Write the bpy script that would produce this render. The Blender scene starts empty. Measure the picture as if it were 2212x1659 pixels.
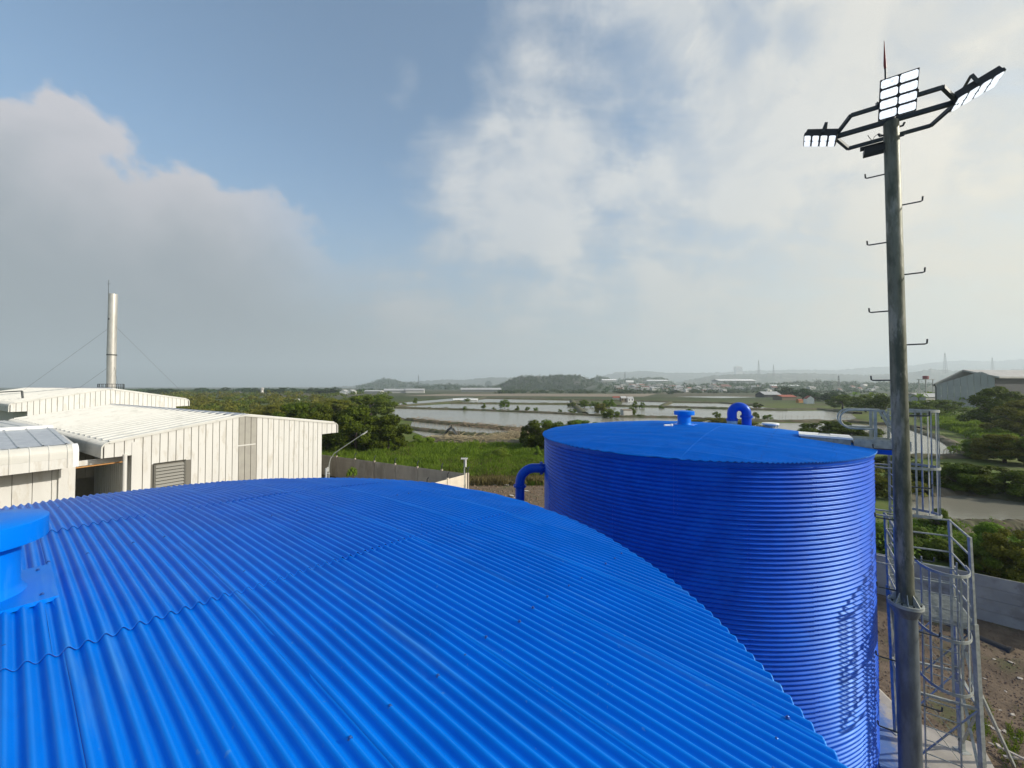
import bpy, math, random
import numpy as np
from mathutils import Vector

R = math.radians
random.seed(7)
rng = np.random.default_rng(11)
scene = bpy.context.scene
col = scene.collection

# ------------------------------------------------------------------ camera
CAMZ = 9.0                       # metres above the yard
F, U0, VH, PITCH = 840.0, 1106.0, 835.4, R(1.2)
V0 = VH - F * math.tan(PITCH)
cd = bpy.data.cameras.new('camera')
cam = bpy.data.objects.new('camera', cd)
col.objects.link(cam)
cam.location = (0, 0, CAMZ)
cam.rotation_euler = (R(90) + PITCH, 0, 0)
cd.sensor_width = 36
cd.lens = F / 2212 * 36
cd.shift_y = -(829.5 - V0) / 2212
cd.clip_start = 0.05
cd.clip_end = 30000
scene.camera = cam

# ------------------------------------------------------------------ sun, sky, exposure
SUN_EL = R(27)
SUN_AZ = (0.978, -0.208)
S = Vector((SUN_AZ[0] * math.cos(SUN_EL), SUN_AZ[1] * math.cos(SUN_EL), math.sin(SUN_EL))).normalized()
sl = bpy.data.lights.new('sun', 'SUN')
sl.energy = 5.0
sl.angle = R(0.9)
sl.color = (1.0, 0.93, 0.82)
sun = bpy.data.objects.new('sun', sl)
col.objects.link(sun)
sun.rotation_euler = (-S).to_track_quat('-Z', 'Y').to_euler()
sun.location = (30, -10, 40)

scene.view_settings.view_transform = 'Standard'
scene.view_settings.look = 'None'
scene.view_settings.exposure = 0.08
scene.view_settings.gamma = 1.0
scene.view_settings.use_curve_mapping = False
scene.cycles.volume_bounces = 1
scene.cycles.max_bounces = 4
scene.cycles.use_denoising = True


def pdir(u, v):
    """unit world direction seen at a point of the photograph"""
    x = (u - U0) / F
    y = -(v - V0) / F
    d = Vector((x, math.cos(PITCH) - y * math.sin(PITCH), math.sin(PITCH) + y * math.cos(PITCH)))
    return d.normalized()


class NT:
    """small helper for node trees"""
    def __init__(self, tree):
        self.t = tree
        self.t.nodes.clear()

    def n(self, typ, **kw):
        nd = self.t.nodes.new(typ)
        for k, v in kw.items():
            if k.startswith('i_'):
                nd.inputs[k[2:].replace('_', ' ')].default_value = v
            else:
                setattr(nd, k, v)
        return nd

    def l(self, a, b):
        self.t.links.new(a, b)

    def val(self, sock, x):
        if hasattr(x, 'node'):
            self.l(x, sock)
        else:
            sock.default_value = x

    def m(self, op, a, b=0.0, c=None, clamp=False):
        nd = self.n('ShaderNodeMath', operation=op, use_clamp=clamp)
        self.val(nd.inputs[0], a)
        self.val(nd.inputs[1], b)
        if c is not None:
            self.val(nd.inputs[2], c)
        return nd.outputs[0]

    def dot(self, a, vec):
        nd = self.n('ShaderNodeVectorMath', operation='DOT_PRODUCT')
        self.l(a, nd.inputs[0])
        nd.inputs[1].default_value = vec
        return nd.outputs['Value']

    def ss(self, x, lo, hi):
        nd = self.n('ShaderNodeMapRange', interpolation_type='SMOOTHSTEP', clamp=True)
        self.val(nd.inputs['Value'], x)
        nd.inputs['From Min'].default_value = lo
        nd.inputs['From Max'].default_value = hi
        return nd.outputs['Result']

    def mix(self, f, a, b, mode='MIX'):
        nd = self.n('ShaderNodeMix', data_type='RGBA', blend_type=mode)
        self.val(nd.inputs['Factor'], f)
        for s, x in ((nd.inputs[6], a), (nd.inputs[7], b)):
            if hasattr(x, 'node'):
                self.l(x, s)
            else:
                s.default_value = (x[0], x[1], x[2], 1)
        return nd.outputs[2]

    def noise(self, vec, scale, detail=5, rough=.55, dist=0.0):
        nd = self.n('ShaderNodeTexNoise')
        self.l(vec, nd.inputs['Vector'])
        nd.inputs['Scale'].default_value = scale
        nd.inputs['Detail'].default_value = detail
        nd.inputs['Roughness'].default_value = rough
        nd.inputs['Distortion'].default_value = dist
        return nd.outputs['Fac']


world = bpy.data.worlds.new('World')
scene.world = world
world.use_nodes = True
w = NT(world.node_tree)
STR = 0.10
K = 1.0 / STR
tc = w.n('ShaderNodeTexCoord')
D = tc.outputs['Generated']
sky = w.n('ShaderNodeTexSky', sky_type='NISHITA', sun_disc=False, sun_elevation=SUN_EL,
          sun_rotation=math.atan2(SUN_AZ[0], SUN_AZ[1]), altitude=0, air_density=1.0, dust_density=2.0, ozone_density=1.6)
sep = w.n('ShaderNodeSeparateXYZ')
w.l(D, sep.inputs[0])
dz = sep.outputs['Z']
toward = w.dot(D, S)                       # 1 at the sun
# layer coordinates of a cloud deck overhead
den = w.m('ADD', w.m('MAXIMUM', dz, 0.0), 0.22)
cx = w.m('DIVIDE', sep.outputs['X'], den)
cy = w.m('DIVIDE', sep.outputs['Y'], den)
cv = w.n('ShaderNodeCombineXYZ')
w.l(cx, cv.inputs[0])
w.l(cy, cv.inputs[1])
deck = cv.outputs[0]
n_big = w.noise(deck, 1.5, 7, .58, .35)
n_fin = w.noise(D, 6.5, 8, .6, .25)
n_pf = w.noise(D, 3.2, 7, .56, .1)
n_soft = w.noise(D, 1.9, 4, .5)
wm = w.n('ShaderNodeMapping')
wm.inputs['Rotation'].default_value = (0, 0, R(38))
wm.inputs['Scale'].default_value = (1.0, 2.3, 1.0)
w.l(deck, wm.inputs['Vector'])
n_wisp = w.noise(wm.outputs[0], 2.1, 9, .62, .55)


def half_space(p, q, sign=1):
    n = pdir(*p).cross(pdir(*q)).normalized() * sign
    return w.dot(D, n)


def ang(u, v, rad):
    """soft round patch about one direction"""
    return w.ss(w.dot(D, pdir(u, v)), math.cos(rad), math.cos(rad * .15))


def kc(*c):
    return tuple(x * K for x in c)


haze_low = w.ss(dz, 0.50, -0.03)
side = w.ss(toward, -0.55, 0.85)           # 0 away from the sun, 1 toward it
base = w.mix(1.0, sky.outputs[0], (1.66, 1.84, 1.80), 'MULTIPLY')
hz = w.mix(w.ss(toward, -0.75, 0.15), kc(.222, .248, .266), kc(.41, .452, .458))
hz = w.mix(w.ss(toward, 0.05, 0.75), hz, kc(.80, .68, .47))
# cumulus bank low on the left: everything under one falling edge
edge = half_space((0, 175), (545, 430), 1)
puff = w.m('MULTIPLY', w.m('SUBTRACT', n_pf, .5), .42)
puff = w.m('ADD', puff, w.m('MULTIPLY', w.m('SUBTRACT', n_fin, .5), .26))
bank = w.m('ADD', edge, puff)
bank_m = w.ss(bank, -0.006, 0.035)
bank_end = w.ss(half_space((560, 300), (640, 830), 1), -0.25, 0.12)
bank_m = w.m('MULTIPLY', bank_m, bank_end)
bank_c = w.mix(w.ss(bank, 0.015, 0.24), kc(.62, .60, .63), kc(.37, .40, .44))
# broken layer over the middle and right
edge2 = half_space((700, 470), (1180, 0), 1)
cover = w.m('ADD', w.m('MULTIPLY', w.ss(edge2, -.22, .34), .21), -.085)
for (u_, v_, r_, k_) in ((1080, 300, .26, .10), (1370, 30, .16, .13), (1480, 330, .22, .07), (845, 160, .08, .19), (1250, 380, .25, .05), (1750, 120, .34, .06), (1900, 300, .3, .05), (1000, 250, .12, .05),
                         (1330, 200, .17, -.115), (1420, 250, .10, -.06), (960, 90, .17, -.10), (640, 180, .42, -.12), (1560, 70, .09, -.05), (1950, 420, .25, -.03)):
    cover = w.m('ADD', cover, w.m('MULTIPLY', ang(u_, v_, r_), k_))
lay = w.m('ADD', w.m('ADD', w.m('MULTIPLY', n_pf, .36), w.m('MULTIPLY', n_fin, .36)), w.m('ADD', cover, w.m('MULTIPLY', n_wisp, .33)))
lay_m = w.ss(lay, .46, .745)
lay_c = w.mix(side, kc(.45, .50, .575), kc(.64, .65, .635))
lay_c = w.mix(w.ss(lay, .56, .74), lay_c, w.mix(side, kc(.67, .675, .69), kc(.88, .85, .78)))
lay_c = w.mix(w.m('MULTIPLY', w.ss(n_soft, .42, .62), .40), lay_c, kc(.46, .52, .585))
lay_c = w.mix(w.m('MULTIPLY', w.ss(n_fin, .54, .38), .45), lay_c, kc(.44, .50, .575))
c0 = w.mix(w.m('MULTIPLY', lay_m, .92), base, lay_c)
c0 = w.mix(w.m('MULTIPLY', bank_m, .95), c0, bank_c)
glow = w.ss(toward, .30, 1.0)
c0 = w.mix(w.m('MULTIPLY', glow, .45), c0, kc(.84, .735, .53))
c0 = w.mix(w.m('MULTIPLY', haze_low, w.m('ADD', .80, w.m('MULTIPLY', n_soft, .25))), c0, hz)
bg = w.n('ShaderNodeBackground')
w.l(c0, bg.inputs['Color'])
bg.inputs['Strength'].default_value = STR
wo = w.n('ShaderNodeOutputWorld')
w.l(bg.outputs[0], wo.inputs['Surface'])


# ------------------------------------------------------------------ placing helpers
def at(u, v, Y):
    d = pdir(u, v)
    t = Y / d.y
    return Vector((d.x * t, Y, CAMZ + d.z * t))


def G(u, v, z=0.0):
    d = pdir(u, v)
    t = (z - CAMZ) / d.z
    return Vector((d.x * t, d.y * t, z))


# ------------------------------------------------------------------ materials
def mat(name, c1, c2=None, scale=4.0, rough=.6, metal=0.0, bump=0.0, bscale=20.0, spec=.5, detail=5,
        lo=.35, hi=.65, stretch=None, tint=None, coat=0.0, c3=None, scale3=1.0, rvar=0.0, obj=False):
    m_ = bpy.data.materials.new(name)
    m_.use_nodes = True
    t = NT(m_.node_tree)
    out = t.n('ShaderNodeOutputMaterial')
    p = t.n('ShaderNodeBsdfPrincipled')
    t.l(p.outputs[0], out.inputs['Surface'])
    if obj:
        vec = t.n('ShaderNodeTexCoord').outputs['Object']
    else:
        vec = t.n('ShaderNodeNewGeometry').outputs['Position']
    if stretch:
        mp = t.n('ShaderNodeMapping')
        mp.inputs['Scale'].default_value = stretch
        t.l(vec, mp.inputs['Vector'])
        vec = mp.outputs[0]
    if c2 is None:
        p.inputs['Base Color'].default_value = (*c1, 1)
    else:
        f = t.ss(t.noise(vec, scale, detail, .6), lo, hi)
        c = t.mix(f, c1, c2)
        if c3 is not None:
            c = t.mix(t.ss(t.noise(vec, scale3, 6, .65), .52, .66), c, c3)
        t.l(c, p.inputs['Base Color'])
    p.inputs['Roughness'].default_value = rough
    if rvar:
        t.l(t.m('ADD', rough - rvar / 2, t.m('MULTIPLY', t.noise(vec, scale * 1.7, 5), rvar)), p.inputs['Roughness'])
    p.inputs['Metallic'].default_value = metal
    p.inputs['Specular IOR Level'].default_value = spec
    p.inputs['Coat Weight'].default_value = coat
    if tint:
        p.inputs['Specular Tint'].default_value = (*tint, 1)
    if bump:
        b = t.n('ShaderNodeBump')
        b.inputs['Strength'].default_value = bump
        b.inputs['Distance'].default_value = .02
        t.l(t.noise(vec, bscale, 5, .6), b.inputs['Height'])
        t.l(b.outputs[0], p.inputs['Normal'])
    return m_


def leaf_mat(name, dark, light, trans=.25, rough=.55):
    m_ = bpy.data.materials.new(name)
    m_.use_nodes = True
    t = NT(m_.node_tree)
    out = t.n('ShaderNodeOutputMaterial')
    p = t.n('ShaderNodeBsdfPrincipled')
    tr = t.n('ShaderNodeBsdfTranslucent')
    g = t.n('ShaderNodeNewGeometry')
    oi = t.n('ShaderNodeObjectInfo')
    n1 = t.noise(g.outputs['Position'], .9, 3)
    f = t.m('ADD', t.m('MULTIPLY', g.outputs['Random Per Island'], .55), t.m('MULTIPLY', n1, .5), clamp=True)
    c = t.mix(f, dark, light)
    hsv = t.n('ShaderNodeHueSaturation')
    t.l(c, hsv.inputs['Color'])
    t.l(t.m('ADD', .485, t.m('MULTIPLY', oi.outputs['Random'], .03)), hsv.inputs['Hue'])
    t.l(t.m('ADD', .85, t.m('MULTIPLY', oi.outputs['Random'], .3)), hsv.inputs['Value'])
    t.l(hsv.outputs[0], p.inputs['Base Color'])
    t.l(hsv.outputs[0], tr.inputs['Color'])
    p.inputs['Roughness'].default_value = rough
    p.inputs['Specular IOR Level'].default_value = .06
    mx = t.n('ShaderNodeMixShader')
    mx.inputs[0].default_value = trans
    t.l(p.outputs[0], mx.inputs[1])
    t.l(tr.outputs[0], mx.inputs[2])
    t.l(mx.outputs[0], out.inputs['Surface'])
    return m_


M = {}


def roof_paint():
    m_ = bpy.data.materials.new('blue_roof_paint')
    m_.use_nodes = True
    t = NT(m_.node_tree)
    out = t.n('ShaderNodeOutputMaterial')
    p = t.n('ShaderNodeBsdfPrincipled')
    t.l(p.outputs[0], out.inputs['Surface'])
    pos = t.n('ShaderNodeNewGeometry').outputs['Position']
    mp = t.n('ShaderNodeMapping')
    mp.inputs['Rotation'].default_value = (0, 0, math.atan2(.792, .6105))
    mp.inputs['Scale'].default_value = (.6, 9.0, 1)      # streaks along the ribs
    mp2 = t.n('ShaderNodeMapping')
    mp2.inputs['Rotation'].default_value = (0, 0, R(37.6))
    t.l(pos, mp2.inputs[0])
    mp.inputs['Rotation'].default_value = (0, 0, 0)
    t.l(mp2.outputs[0], mp.inputs[0])
    oi = t.n('ShaderNodeObjectInfo').outputs['Random']
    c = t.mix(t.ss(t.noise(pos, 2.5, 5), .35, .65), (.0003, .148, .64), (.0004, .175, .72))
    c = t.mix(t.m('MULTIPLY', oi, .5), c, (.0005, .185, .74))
    streak = t.ss(t.noise(mp.outputs[0], 1.6, 6, .6), .55, .74)
    c = t.mix(t.m('MULTIPLY', streak, .30), c, (.10, .33, .66))
    spot = t.ss(t.noise(pos, 26, 3, .5), .70, .76)
    c = t.mix(t.m('MULTIPLY', spot, .30), c, (.16, .34, .58))
    grime = t.ss(t.noise(mp.outputs[0], .9, 7, .7), .58, .72)
    c = t.mix(t.m('MULTIPLY', grime, .30), c, (.004, .10, .46))
    t.l(c, p.inputs['Base Color'])
    t.l(t.m('ADD', .32, t.m('MULTIPLY', t.noise(pos, 6, 5), .18)), p.inputs['Roughness'])
    p.inputs['Specular IOR Level'].default_value = .40
    p.inputs['Specular Tint'].default_value = (.15, .66, 1, 1)
    b = t.n('ShaderNodeBump')
    b.inputs['Strength'].default_value = .10
    b.inputs['Distance'].default_value = .01
    t.l(t.noise(pos, 14, 4, .6), b.inputs['Height'])
    t.l(b.outputs[0], p.inputs['Normal'])
    return m_


M['blue'] = roof_paint()
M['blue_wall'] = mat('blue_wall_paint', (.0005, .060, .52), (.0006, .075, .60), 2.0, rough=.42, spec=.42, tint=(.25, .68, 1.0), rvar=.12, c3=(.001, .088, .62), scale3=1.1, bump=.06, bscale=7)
M['blue_pipe'] = mat('blue_pipe_paint', (.001, .050, .46), (.0012, .062, .52), 6.0, rough=.33, spec=.5, tint=(.4, .7, 1.0))
M['lap_shade'] = mat('sheet_rim_lap_shade', (.001, .03, .22), rough=.6)  # dark rim colour stands in for the shadow gap under each lap
M['dark_gap'] = mat('dark_sealant', (.01, .02, .08), rough=.8)
M['screw'] = mat('screw_metal', (.04, .12, .36), rough=.4, metal=.6)
M['galv'] = mat('galvanised', (.40, .42, .39), (.27, .29, .27), 9, rough=.52, metal=.15, bump=.1, bscale=60, rvar=.2)
M['mast'] = mat('mast_galvanised', (.17, .175, .135), (.075, .085, .062), 7, rough=.50, metal=.45, bump=.12, bscale=45, stretch=(1, 1, .28), c3=(.27, .27, .23), scale3=5, rvar=.2)
M['mast_low'] = mat('mast_lower_galvanised', (.20, .23, .25), (.12, .14, .16), 6, rough=.48, metal=.5, bump=.12, bscale=45, stretch=(1, 1, .3), rvar=.2)
M['dark_steel'] = mat('dark_steel', (.035, .042, .045), (.055, .06, .06), 12, rough=.5, metal=.3)
M['black'] = mat('black_plastic', (.02, .02, .022), rough=.5)
M['red'] = mat('red_paint', (.20, .02, .02), rough=.5)
M['cream'] = mat('cream_cladding', (.655, .645, .61), (.615, .605, .57), 1.2, rough=.55, c3=(.56, .535, .48), scale3=3, stretch=(1, 1, .25), bump=.03)
M['cream_roof'] = mat('cream_roofing', (.62, .61, .565), (.58, .57, .525), .8, rough=.5, c3=(.52, .51, .465), scale3=1.3)
M['panel_grey'] = mat('grey_cladding', (.36, .345, .30), (.32, .305, .27), 1.5, rough=.55)
M['seam'] = mat('seam_grey', (.17, .16, .135), rough=.7)  # dark backing seen in the joints between cladding panels
M['roof_grey'] = mat('pale_grey_roofing', (.52, .54, .55), (.44, .46, .48), 3, rough=.42, metal=.25, bump=.05, bscale=30)
M['ridge_grey'] = mat('ridge_grey', (.40, .42, .45), (.34, .36, .39), 2, rough=.5)
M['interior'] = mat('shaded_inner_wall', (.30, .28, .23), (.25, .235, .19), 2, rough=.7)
M['louvre'] = mat('louvre_grey', (.125, .122, .105), rough=.45, metal=.2)
M['orange'] = mat('orange_pipe', (.42, .20, .05), rough=.5)
M['steel_stack'] = mat('stack_steel', (.58, .56, .52), (.47, .455, .42), 2.0, rough=.40, metal=.45, stretch=(1, 1, .3), rvar=.15)
M['concrete'] = mat('concrete', (.40, .37, .31), (.32, .295, .25), 2.5, rough=.85, bump=.2, bscale=25, c3=(.25, .23, .19), scale3=1.2)
M['fence'] = mat('precast_concrete', (.44, .38, .31), (.36, .31, .255), 1.3, rough=.88, bump=.2, bscale=30, stretch=(1, 1, .35), c3=(.28, .24, .19), scale3=.9)
M['fence_white'] = mat('rendered_concrete', (.70, .62, .50), (.62, .55, .45), 1.5, rough=.8, bump=.1)
M['fence_grey'] = mat('grey_precast', (.37, .36, .33), (.30, .295, .27), 1.3, rough=.88, bump=.25, bscale=30, c3=(.24, .23, .21), scale3=.9)
M['white'] = mat('white_paint', (.80, .79, .76), rough=.45)
M['soil'] = mat('soil', (.175, .125, .078), (.105, .074, .046), 2.2, rough=.95, bump=1.0, bscale=9, c3=(.085, .085, .032), scale3=.6)
M['clod'] = leaf_mat('soil_clods', (.12, .085, .052), (.27, .205, .14), 0.0, .95)
M['litter'] = mat('litter_plastic', (.52, .47, .40), (.36, .31, .25), 9, rough=.7)
M['bark'] = mat('bark', (.11, .085, .06), (.07, .055, .04), 6, rough=.9, bump=.3)
M['wood'] = mat('weathered_wood', (.26, .21, .15), (.18, .145, .10), 5, rough=.9)
M['tile'] = mat('clay_tile', (.36, .10, .06), (.28, .08, .05), 2, rough=.8)
M['plaster'] = mat('plaster', (.62, .60, .55), (.54, .52, .48), .5, rough=.85)
M['far_roof'] = mat('far_grey_roof', (.44, .44, .43), (.36, .36, .355), .05, rough=.7)
M['far_dull'] = mat('far_dull_roof', (.26, .25, .235), rough=.8)
M['tile_dull'] = mat('weathered_tile', (.24, .115, .085), rough=.85)
M['far_wall'] = mat('far_wall', (.45, .44, .42), rough=.8)
M['glass'] = mat('window_glass', (.03, .035, .04), rough=.15)
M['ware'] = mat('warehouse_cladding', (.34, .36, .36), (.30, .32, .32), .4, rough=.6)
M['ware_shade_tone'] = mat('warehouse_painted_shade', (.035, .037, .042), (.028, .03, .035), .4, rough=.6)  # near-black tone carries the shade of open shed sides
M['ware_roof'] = mat('warehouse_roof', (.44, .42, .39), (.38, .365, .34), .3, rough=.5)
M['dike'] = mat('dike_earth', (.115, .090, .055), (.060, .070, .022), .55, rough=.95, bump=.6, bscale=4, c3=(.15, .12, .08), scale3=.2)
M['dike_far'] = mat('dike_grass', (.075, .085, .03), (.10, .085, .05), .15, rough=.95)
M['reed'] = leaf_mat('dry_reed', (.17, .125, .075), (.36, .29, .19), .1, .8)
M['grass'] = leaf_mat('grass_blades', (.085, .155, .012), (.26, .34, .045), .4, .6)
M['grass_dry'] = leaf_mat('dry_grass_blades', (.15, .14, .045), (.30, .25, .11), .25, .7)
M['leaf_dark'] = leaf_mat('mangrove_leaves', (.030, .055, .006), (.135, .175, .018), .3)
M['leaf_mid'] = leaf_mat('broad_leaves', (.045, .095, .010), (.19, .25, .030), .35)
M['leaf_bright'] = leaf_mat('bright_leaves', (.085, .16, .014), (.27, .37, .05), .4)
M['leaf_olive'] = leaf_mat('olive_leaves', (.060, .075, .010), (.25, .24, .032), .35)
M['leaf_far'] = leaf_mat('distant_leaves', (.022, .055, .020), (.075, .12, .034), .25)


def water_mat():
    m_ = bpy.data.materials.new('pond_water')
    m_.use_nodes = True
    t = NT(m_.node_tree)
    out = t.n('ShaderNodeOutputMaterial')
    p = t.n('ShaderNodeBsdfPrincipled')
    t.l(p.outputs[0], out.inputs['Surface'])
    pos = t.n('ShaderNodeNewGeometry').outputs['Position']
    c = t.mix(t.ss(t.noise(pos, .03, 4), .4, .65), (.27, .25, .195), (.22, .21, .165))
    t.l(c, p.inputs['Base Color'])
    p.inputs['Roughness'].default_value = .20
    p.inputs['IOR'].default_value = 1.333
    p.inputs['Specular IOR Level'].default_value = .7
    mp = t.n('ShaderNodeMapping')
    mp.inputs['Scale'].default_value = (.8, 2.2, 1)
    mp.inputs['Rotation'].default_value = (0, 0, R(20))
    t.l(pos, mp.inputs['Vector'])
    b = t.n('ShaderNodeBump')
    b.inputs['Strength'].default_value = .35
    b.inputs['Distance'].default_value = .05
    t.l(t.noise(mp.outputs[0], 1.6, 4, .6), b.inputs['Height'])
    t.l(b.outputs[0], p.inputs['Normal'])
    return m_


M['water'] = water_mat()


def ground_mat():
    m_ = bpy.data.materials.new('ground_cover')
    m_.use_nodes = True
    t = NT(m_.node_tree)
    out = t.n('ShaderNodeOutputMaterial')
    p = t.n('ShaderNodeBsdfPrincipled')
    t.l(p.outputs[0], out.inputs['Surface'])
    pos = t.n('ShaderNodeNewGeometry').outputs['Position']
    g = t.mix(t.ss(t.noise(pos, .35, 6, .65), .35, .65), (.075, .115, .018), (.125, .145, .035))
    d = t.mix(t.ss(t.noise(pos, .9, 5), .4, .6), (.115, .095, .055), (.085, .075, .04))
    c = t.mix(t.ss(t.noise(pos, .06, 6, .6), .50, .62), g, d)
    far = t.mix(t.ss(t.noise(pos, .006, 6, .62), .45, .60), (.05, .068, .026), (.115, .10, .065))
    sp = t.n('ShaderNodeSeparateXYZ')
    t.l(pos, sp.inputs[0])
    c = t.mix(t.ss(sp.outputs['Y'], 120, 330), c, far)
    t.l(c, p.inputs['Base Color'])
    p.inputs['Roughness'].default_value = .95
    p.inputs['Specular IOR Level'].default_value = .2
    b = t.n('ShaderNodeBump')
    b.inputs['Strength'].default_value = .6
    b.inputs['Distance'].default_value = .1
    t.l(t.noise(pos, 3.0, 5, .65), b.inputs['Height'])
    t.l(b.outputs[0], p.inputs['Normal'])
    return m_


M['ground'] = ground_mat()


def slab_mat(cx_, cy_):
    """concrete with blue paint overspray around a tank's foot"""
    m_ = bpy.data.materials.new('slab_concrete_with_overspray')
    m_.use_nodes = True
    t = NT(m_.node_tree)
    out = t.n('ShaderNodeOutputMaterial')
    p = t.n('ShaderNodeBsdfPrincipled')
    t.l(p.outputs[0], out.inputs['Surface'])
    pos = t.n('ShaderNodeNewGeometry').outputs['Position']
    c = t.mix(t.ss(t.noise(pos, 2.2, 6), .35, .65), (.42, .385, .32), (.33, .30, .25))
    c = t.mix(t.ss(t.noise(pos, .9, 6), .55, .68), c, (.24, .215, .17))
    dn = t.n('ShaderNodeVectorMath', operation='DISTANCE')
    mp = t.n('ShaderNodeMapping')
    mp.inputs['Scale'].default_value = (1, 1, 0)
    t.l(pos, mp.inputs[0])
    t.l(mp.outputs[0], dn.inputs[0])
    dn.inputs[1].default_value = (cx_, cy_, 0)
    x = t.m('ADD', dn.outputs['Value'], t.m('MULTIPLY', t.noise(pos, 3.5, 6, .7), 1.0))
    c = t.mix(t.m('MULTIPLY', t.ss(x, 5.55, 5.15), .8), c, (.02, .14, .42))
    t.l(c, p.inputs['Base Color'])
    p.inputs['Roughness'].default_value = .85
    return m_


def emit(name, c, s):
    m_ = bpy.data.materials.new(name)
    m_.use_nodes = True
    t = NT(m_.node_tree)
    out = t.n('ShaderNodeOutputMaterial')
    p = t.n('ShaderNodeBsdfPrincipled')
    p.inputs['Base Color'].default_value = (.8, .8, .8, 1)
    p.inputs['Roughness'].default_value = .2
    p.inputs['Emission Color'].default_value = (*c, 1)
    vor = t.n('ShaderNodeTexVoronoi')
    vor.inputs['Scale'].default_value = 55
    t.l(t.n('ShaderNodeTexCoord').outputs['Object'], vor.inputs['Vector'])
    t.l(t.m('MULTIPLY', t.m('SUBTRACT', 1.35, t.m('MULTIPLY', vor.outputs['Distance'], .9)), s), p.inputs['Emission Strength'])
    t.l(p.outputs[0], out.inputs['Surface'])
    return m_


M['led'] = emit('lit_led_lens', (.86, .93, 1.0), 1.15)


# ------------------------------------------------------------------ object helpers
def tag(o, label=None, cat=None, group=None, kind=None):
    if label:
        o['label'] = label
    if cat:
        o['category'] = cat
    if group:
        o['group'] = group
    if kind:
        o['kind'] = kind
    return o


def empty(name, loc=(0, 0, 0), rz=0.0):
    o = bpy.data.objects.new(name, None)
    col.objects.link(o)
    o.location = loc
    o.rotation_euler = (0, 0, rz)
    o.empty_display_size = .3
    return o


def link(name, me, parent=None, loc=None):
    o = bpy.data.objects.new(name, me)
    col.objects.link(o)
    if parent is not None:
        o.parent = parent
    if loc is not None:
        o.location = loc
    return o


def copy_tree(o, parent=None):
    c = o.copy()
    col.objects.link(c)
    c.parent = parent
    for ch in list(o.children):
        copy_tree(ch, c)
    return c


def mesh(name, v, f, m, smooth=False):
    me = bpy.data.meshes.new(name)
    me.from_pydata([tuple(x) for x in v] if not isinstance(v, np.ndarray) else v.tolist(), [],
                   f if not isinstance(f, np.ndarray) else f.tolist())
    if m is not None:
        me.materials.append(m)
    if smooth:
        me.polygons.foreach_set('use_smooth', [True] * len(me.polygons))
    me.update()
    return me


class MB:
    def __init__(self):
        self.v = []
        self.f = []

    def add(self, v, f):
        k = len(self.v)
        self.v += [tuple(x) for x in v]
        self.f += [tuple(i + k for i in q) for q in f]
        return self

    def box(self, a, b):
        (x0, y0, z0), (x1, y1, z1) = a, b
        v = [(x0, y0, z0), (x1, y0, z0), (x1, y1, z0), (x0, y1, z0), (x0, y0, z1), (x1, y0, z1), (x1, y1, z1), (x0, y1, z1)]
        return self.add(v, [(0, 3, 2, 1), (4, 5, 6, 7), (0, 1, 5, 4), (1, 2, 6, 5), (2, 3, 7, 6), (3, 0, 4, 7)])

    def hexa(self, p):
        """eight corners: four below, four above"""
        return self.add(p, [(0, 3, 2, 1), (4, 5, 6, 7), (0, 1, 5, 4), (1, 2, 6, 5), (2, 3, 7, 6), (3, 0, 4, 7)])

    def tube(self, pts, r, n=8, closed=False):
        pts = [Vector(p) for p in pts]
        rs = r if isinstance(r, (list, tuple)) else [r] * len(pts)
        v, f = [], []
        prev = None
        N = len(pts)
        for i, p in enumerate(pts):
            if closed:
                t = pts[(i + 1) % N] - pts[i - 1]
            else:
                t = pts[min(i + 1, N - 1)] - pts[max(i - 1, 0)]
            t = t.normalized()
            if prev is None:
                a = Vector((0, 0, 1)) if abs(t.z) < .9 else Vector((1, 0, 0))
                x = t.cross(a).normalized()
            else:
                x = (prev - t * prev.dot(t)).normalized()
            prev = x
            y = t.cross(x)
            for k in range(n):
                th = 2 * math.pi * k / n
                v.append(p + (x * math.cos(th) + y * math.sin(th)) * rs[i])
        for i in range(N if closed else N - 1):
            j = (i + 1) % N
            for k in range(n):
                k2 = (k + 1) % n
                f.append((i * n + k, i * n + k2, j * n + k2, j * n + k))
        if not closed:
            f.append(tuple(range(n - 1, -1, -1)))
            f.append(tuple((N - 1) * n + k for k in range(n)))
        return self.add(v, f)

    def bar(self, a, b, w_=.05, h_=.05, up=(0, 0, 1)):
        a, b = Vector(a), Vector(b)
        t = (b - a).normalized()
        u_ = Vector(up)
        if abs(t.dot(u_)) > .95:
            u_ = Vector((1, 0, 0))
        x = t.cross(u_).normalized() * (w_ / 2)
        y = x.cross(t).normalized() * (h_ / 2)
        p = [a - x - y, a + x - y, b + x - y, b - x - y, a - x + y, a + x + y, b + x + y, b - x + y]
        return self.hexa(p)

    def lathe(self, prof, n=32, c=(0, 0, 0)):
        v, f = [], []
        for r, z in prof:
            for k in range(n):
                th = 2 * math.pi * k / n
                v.append((c[0] + r * math.cos(th), c[1] + r * math.sin(th), c[2] + z))
        for i in range(len(prof) - 1):
            for k in range(n):
                k2 = (k + 1) % n
                f.append((i * n + k, i * n + k2, (i + 1) * n + k2, (i + 1) * n + k))
        if prof[0][0] > 1e-4:
            f.append(tuple(range(n - 1, -1, -1)))
        if prof[-1][0] > 1e-4:
            f.append(tuple((len(prof) - 1) * n + k for k in range(n)))
        return self.add(v, f)

    def mesh(self, name, m, smooth=False):
        return mesh(name, self.v, self.f, m, smooth)

    def build(self, name, m, parent=None, smooth=False, loc=None):
        me = self.mesh(name, m, smooth)
        if smooth:
            try:
                me.set_sharp_from_angle(angle=R(40))
            except Exception:
                pass
        return link(name, me, parent, loc)


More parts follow.
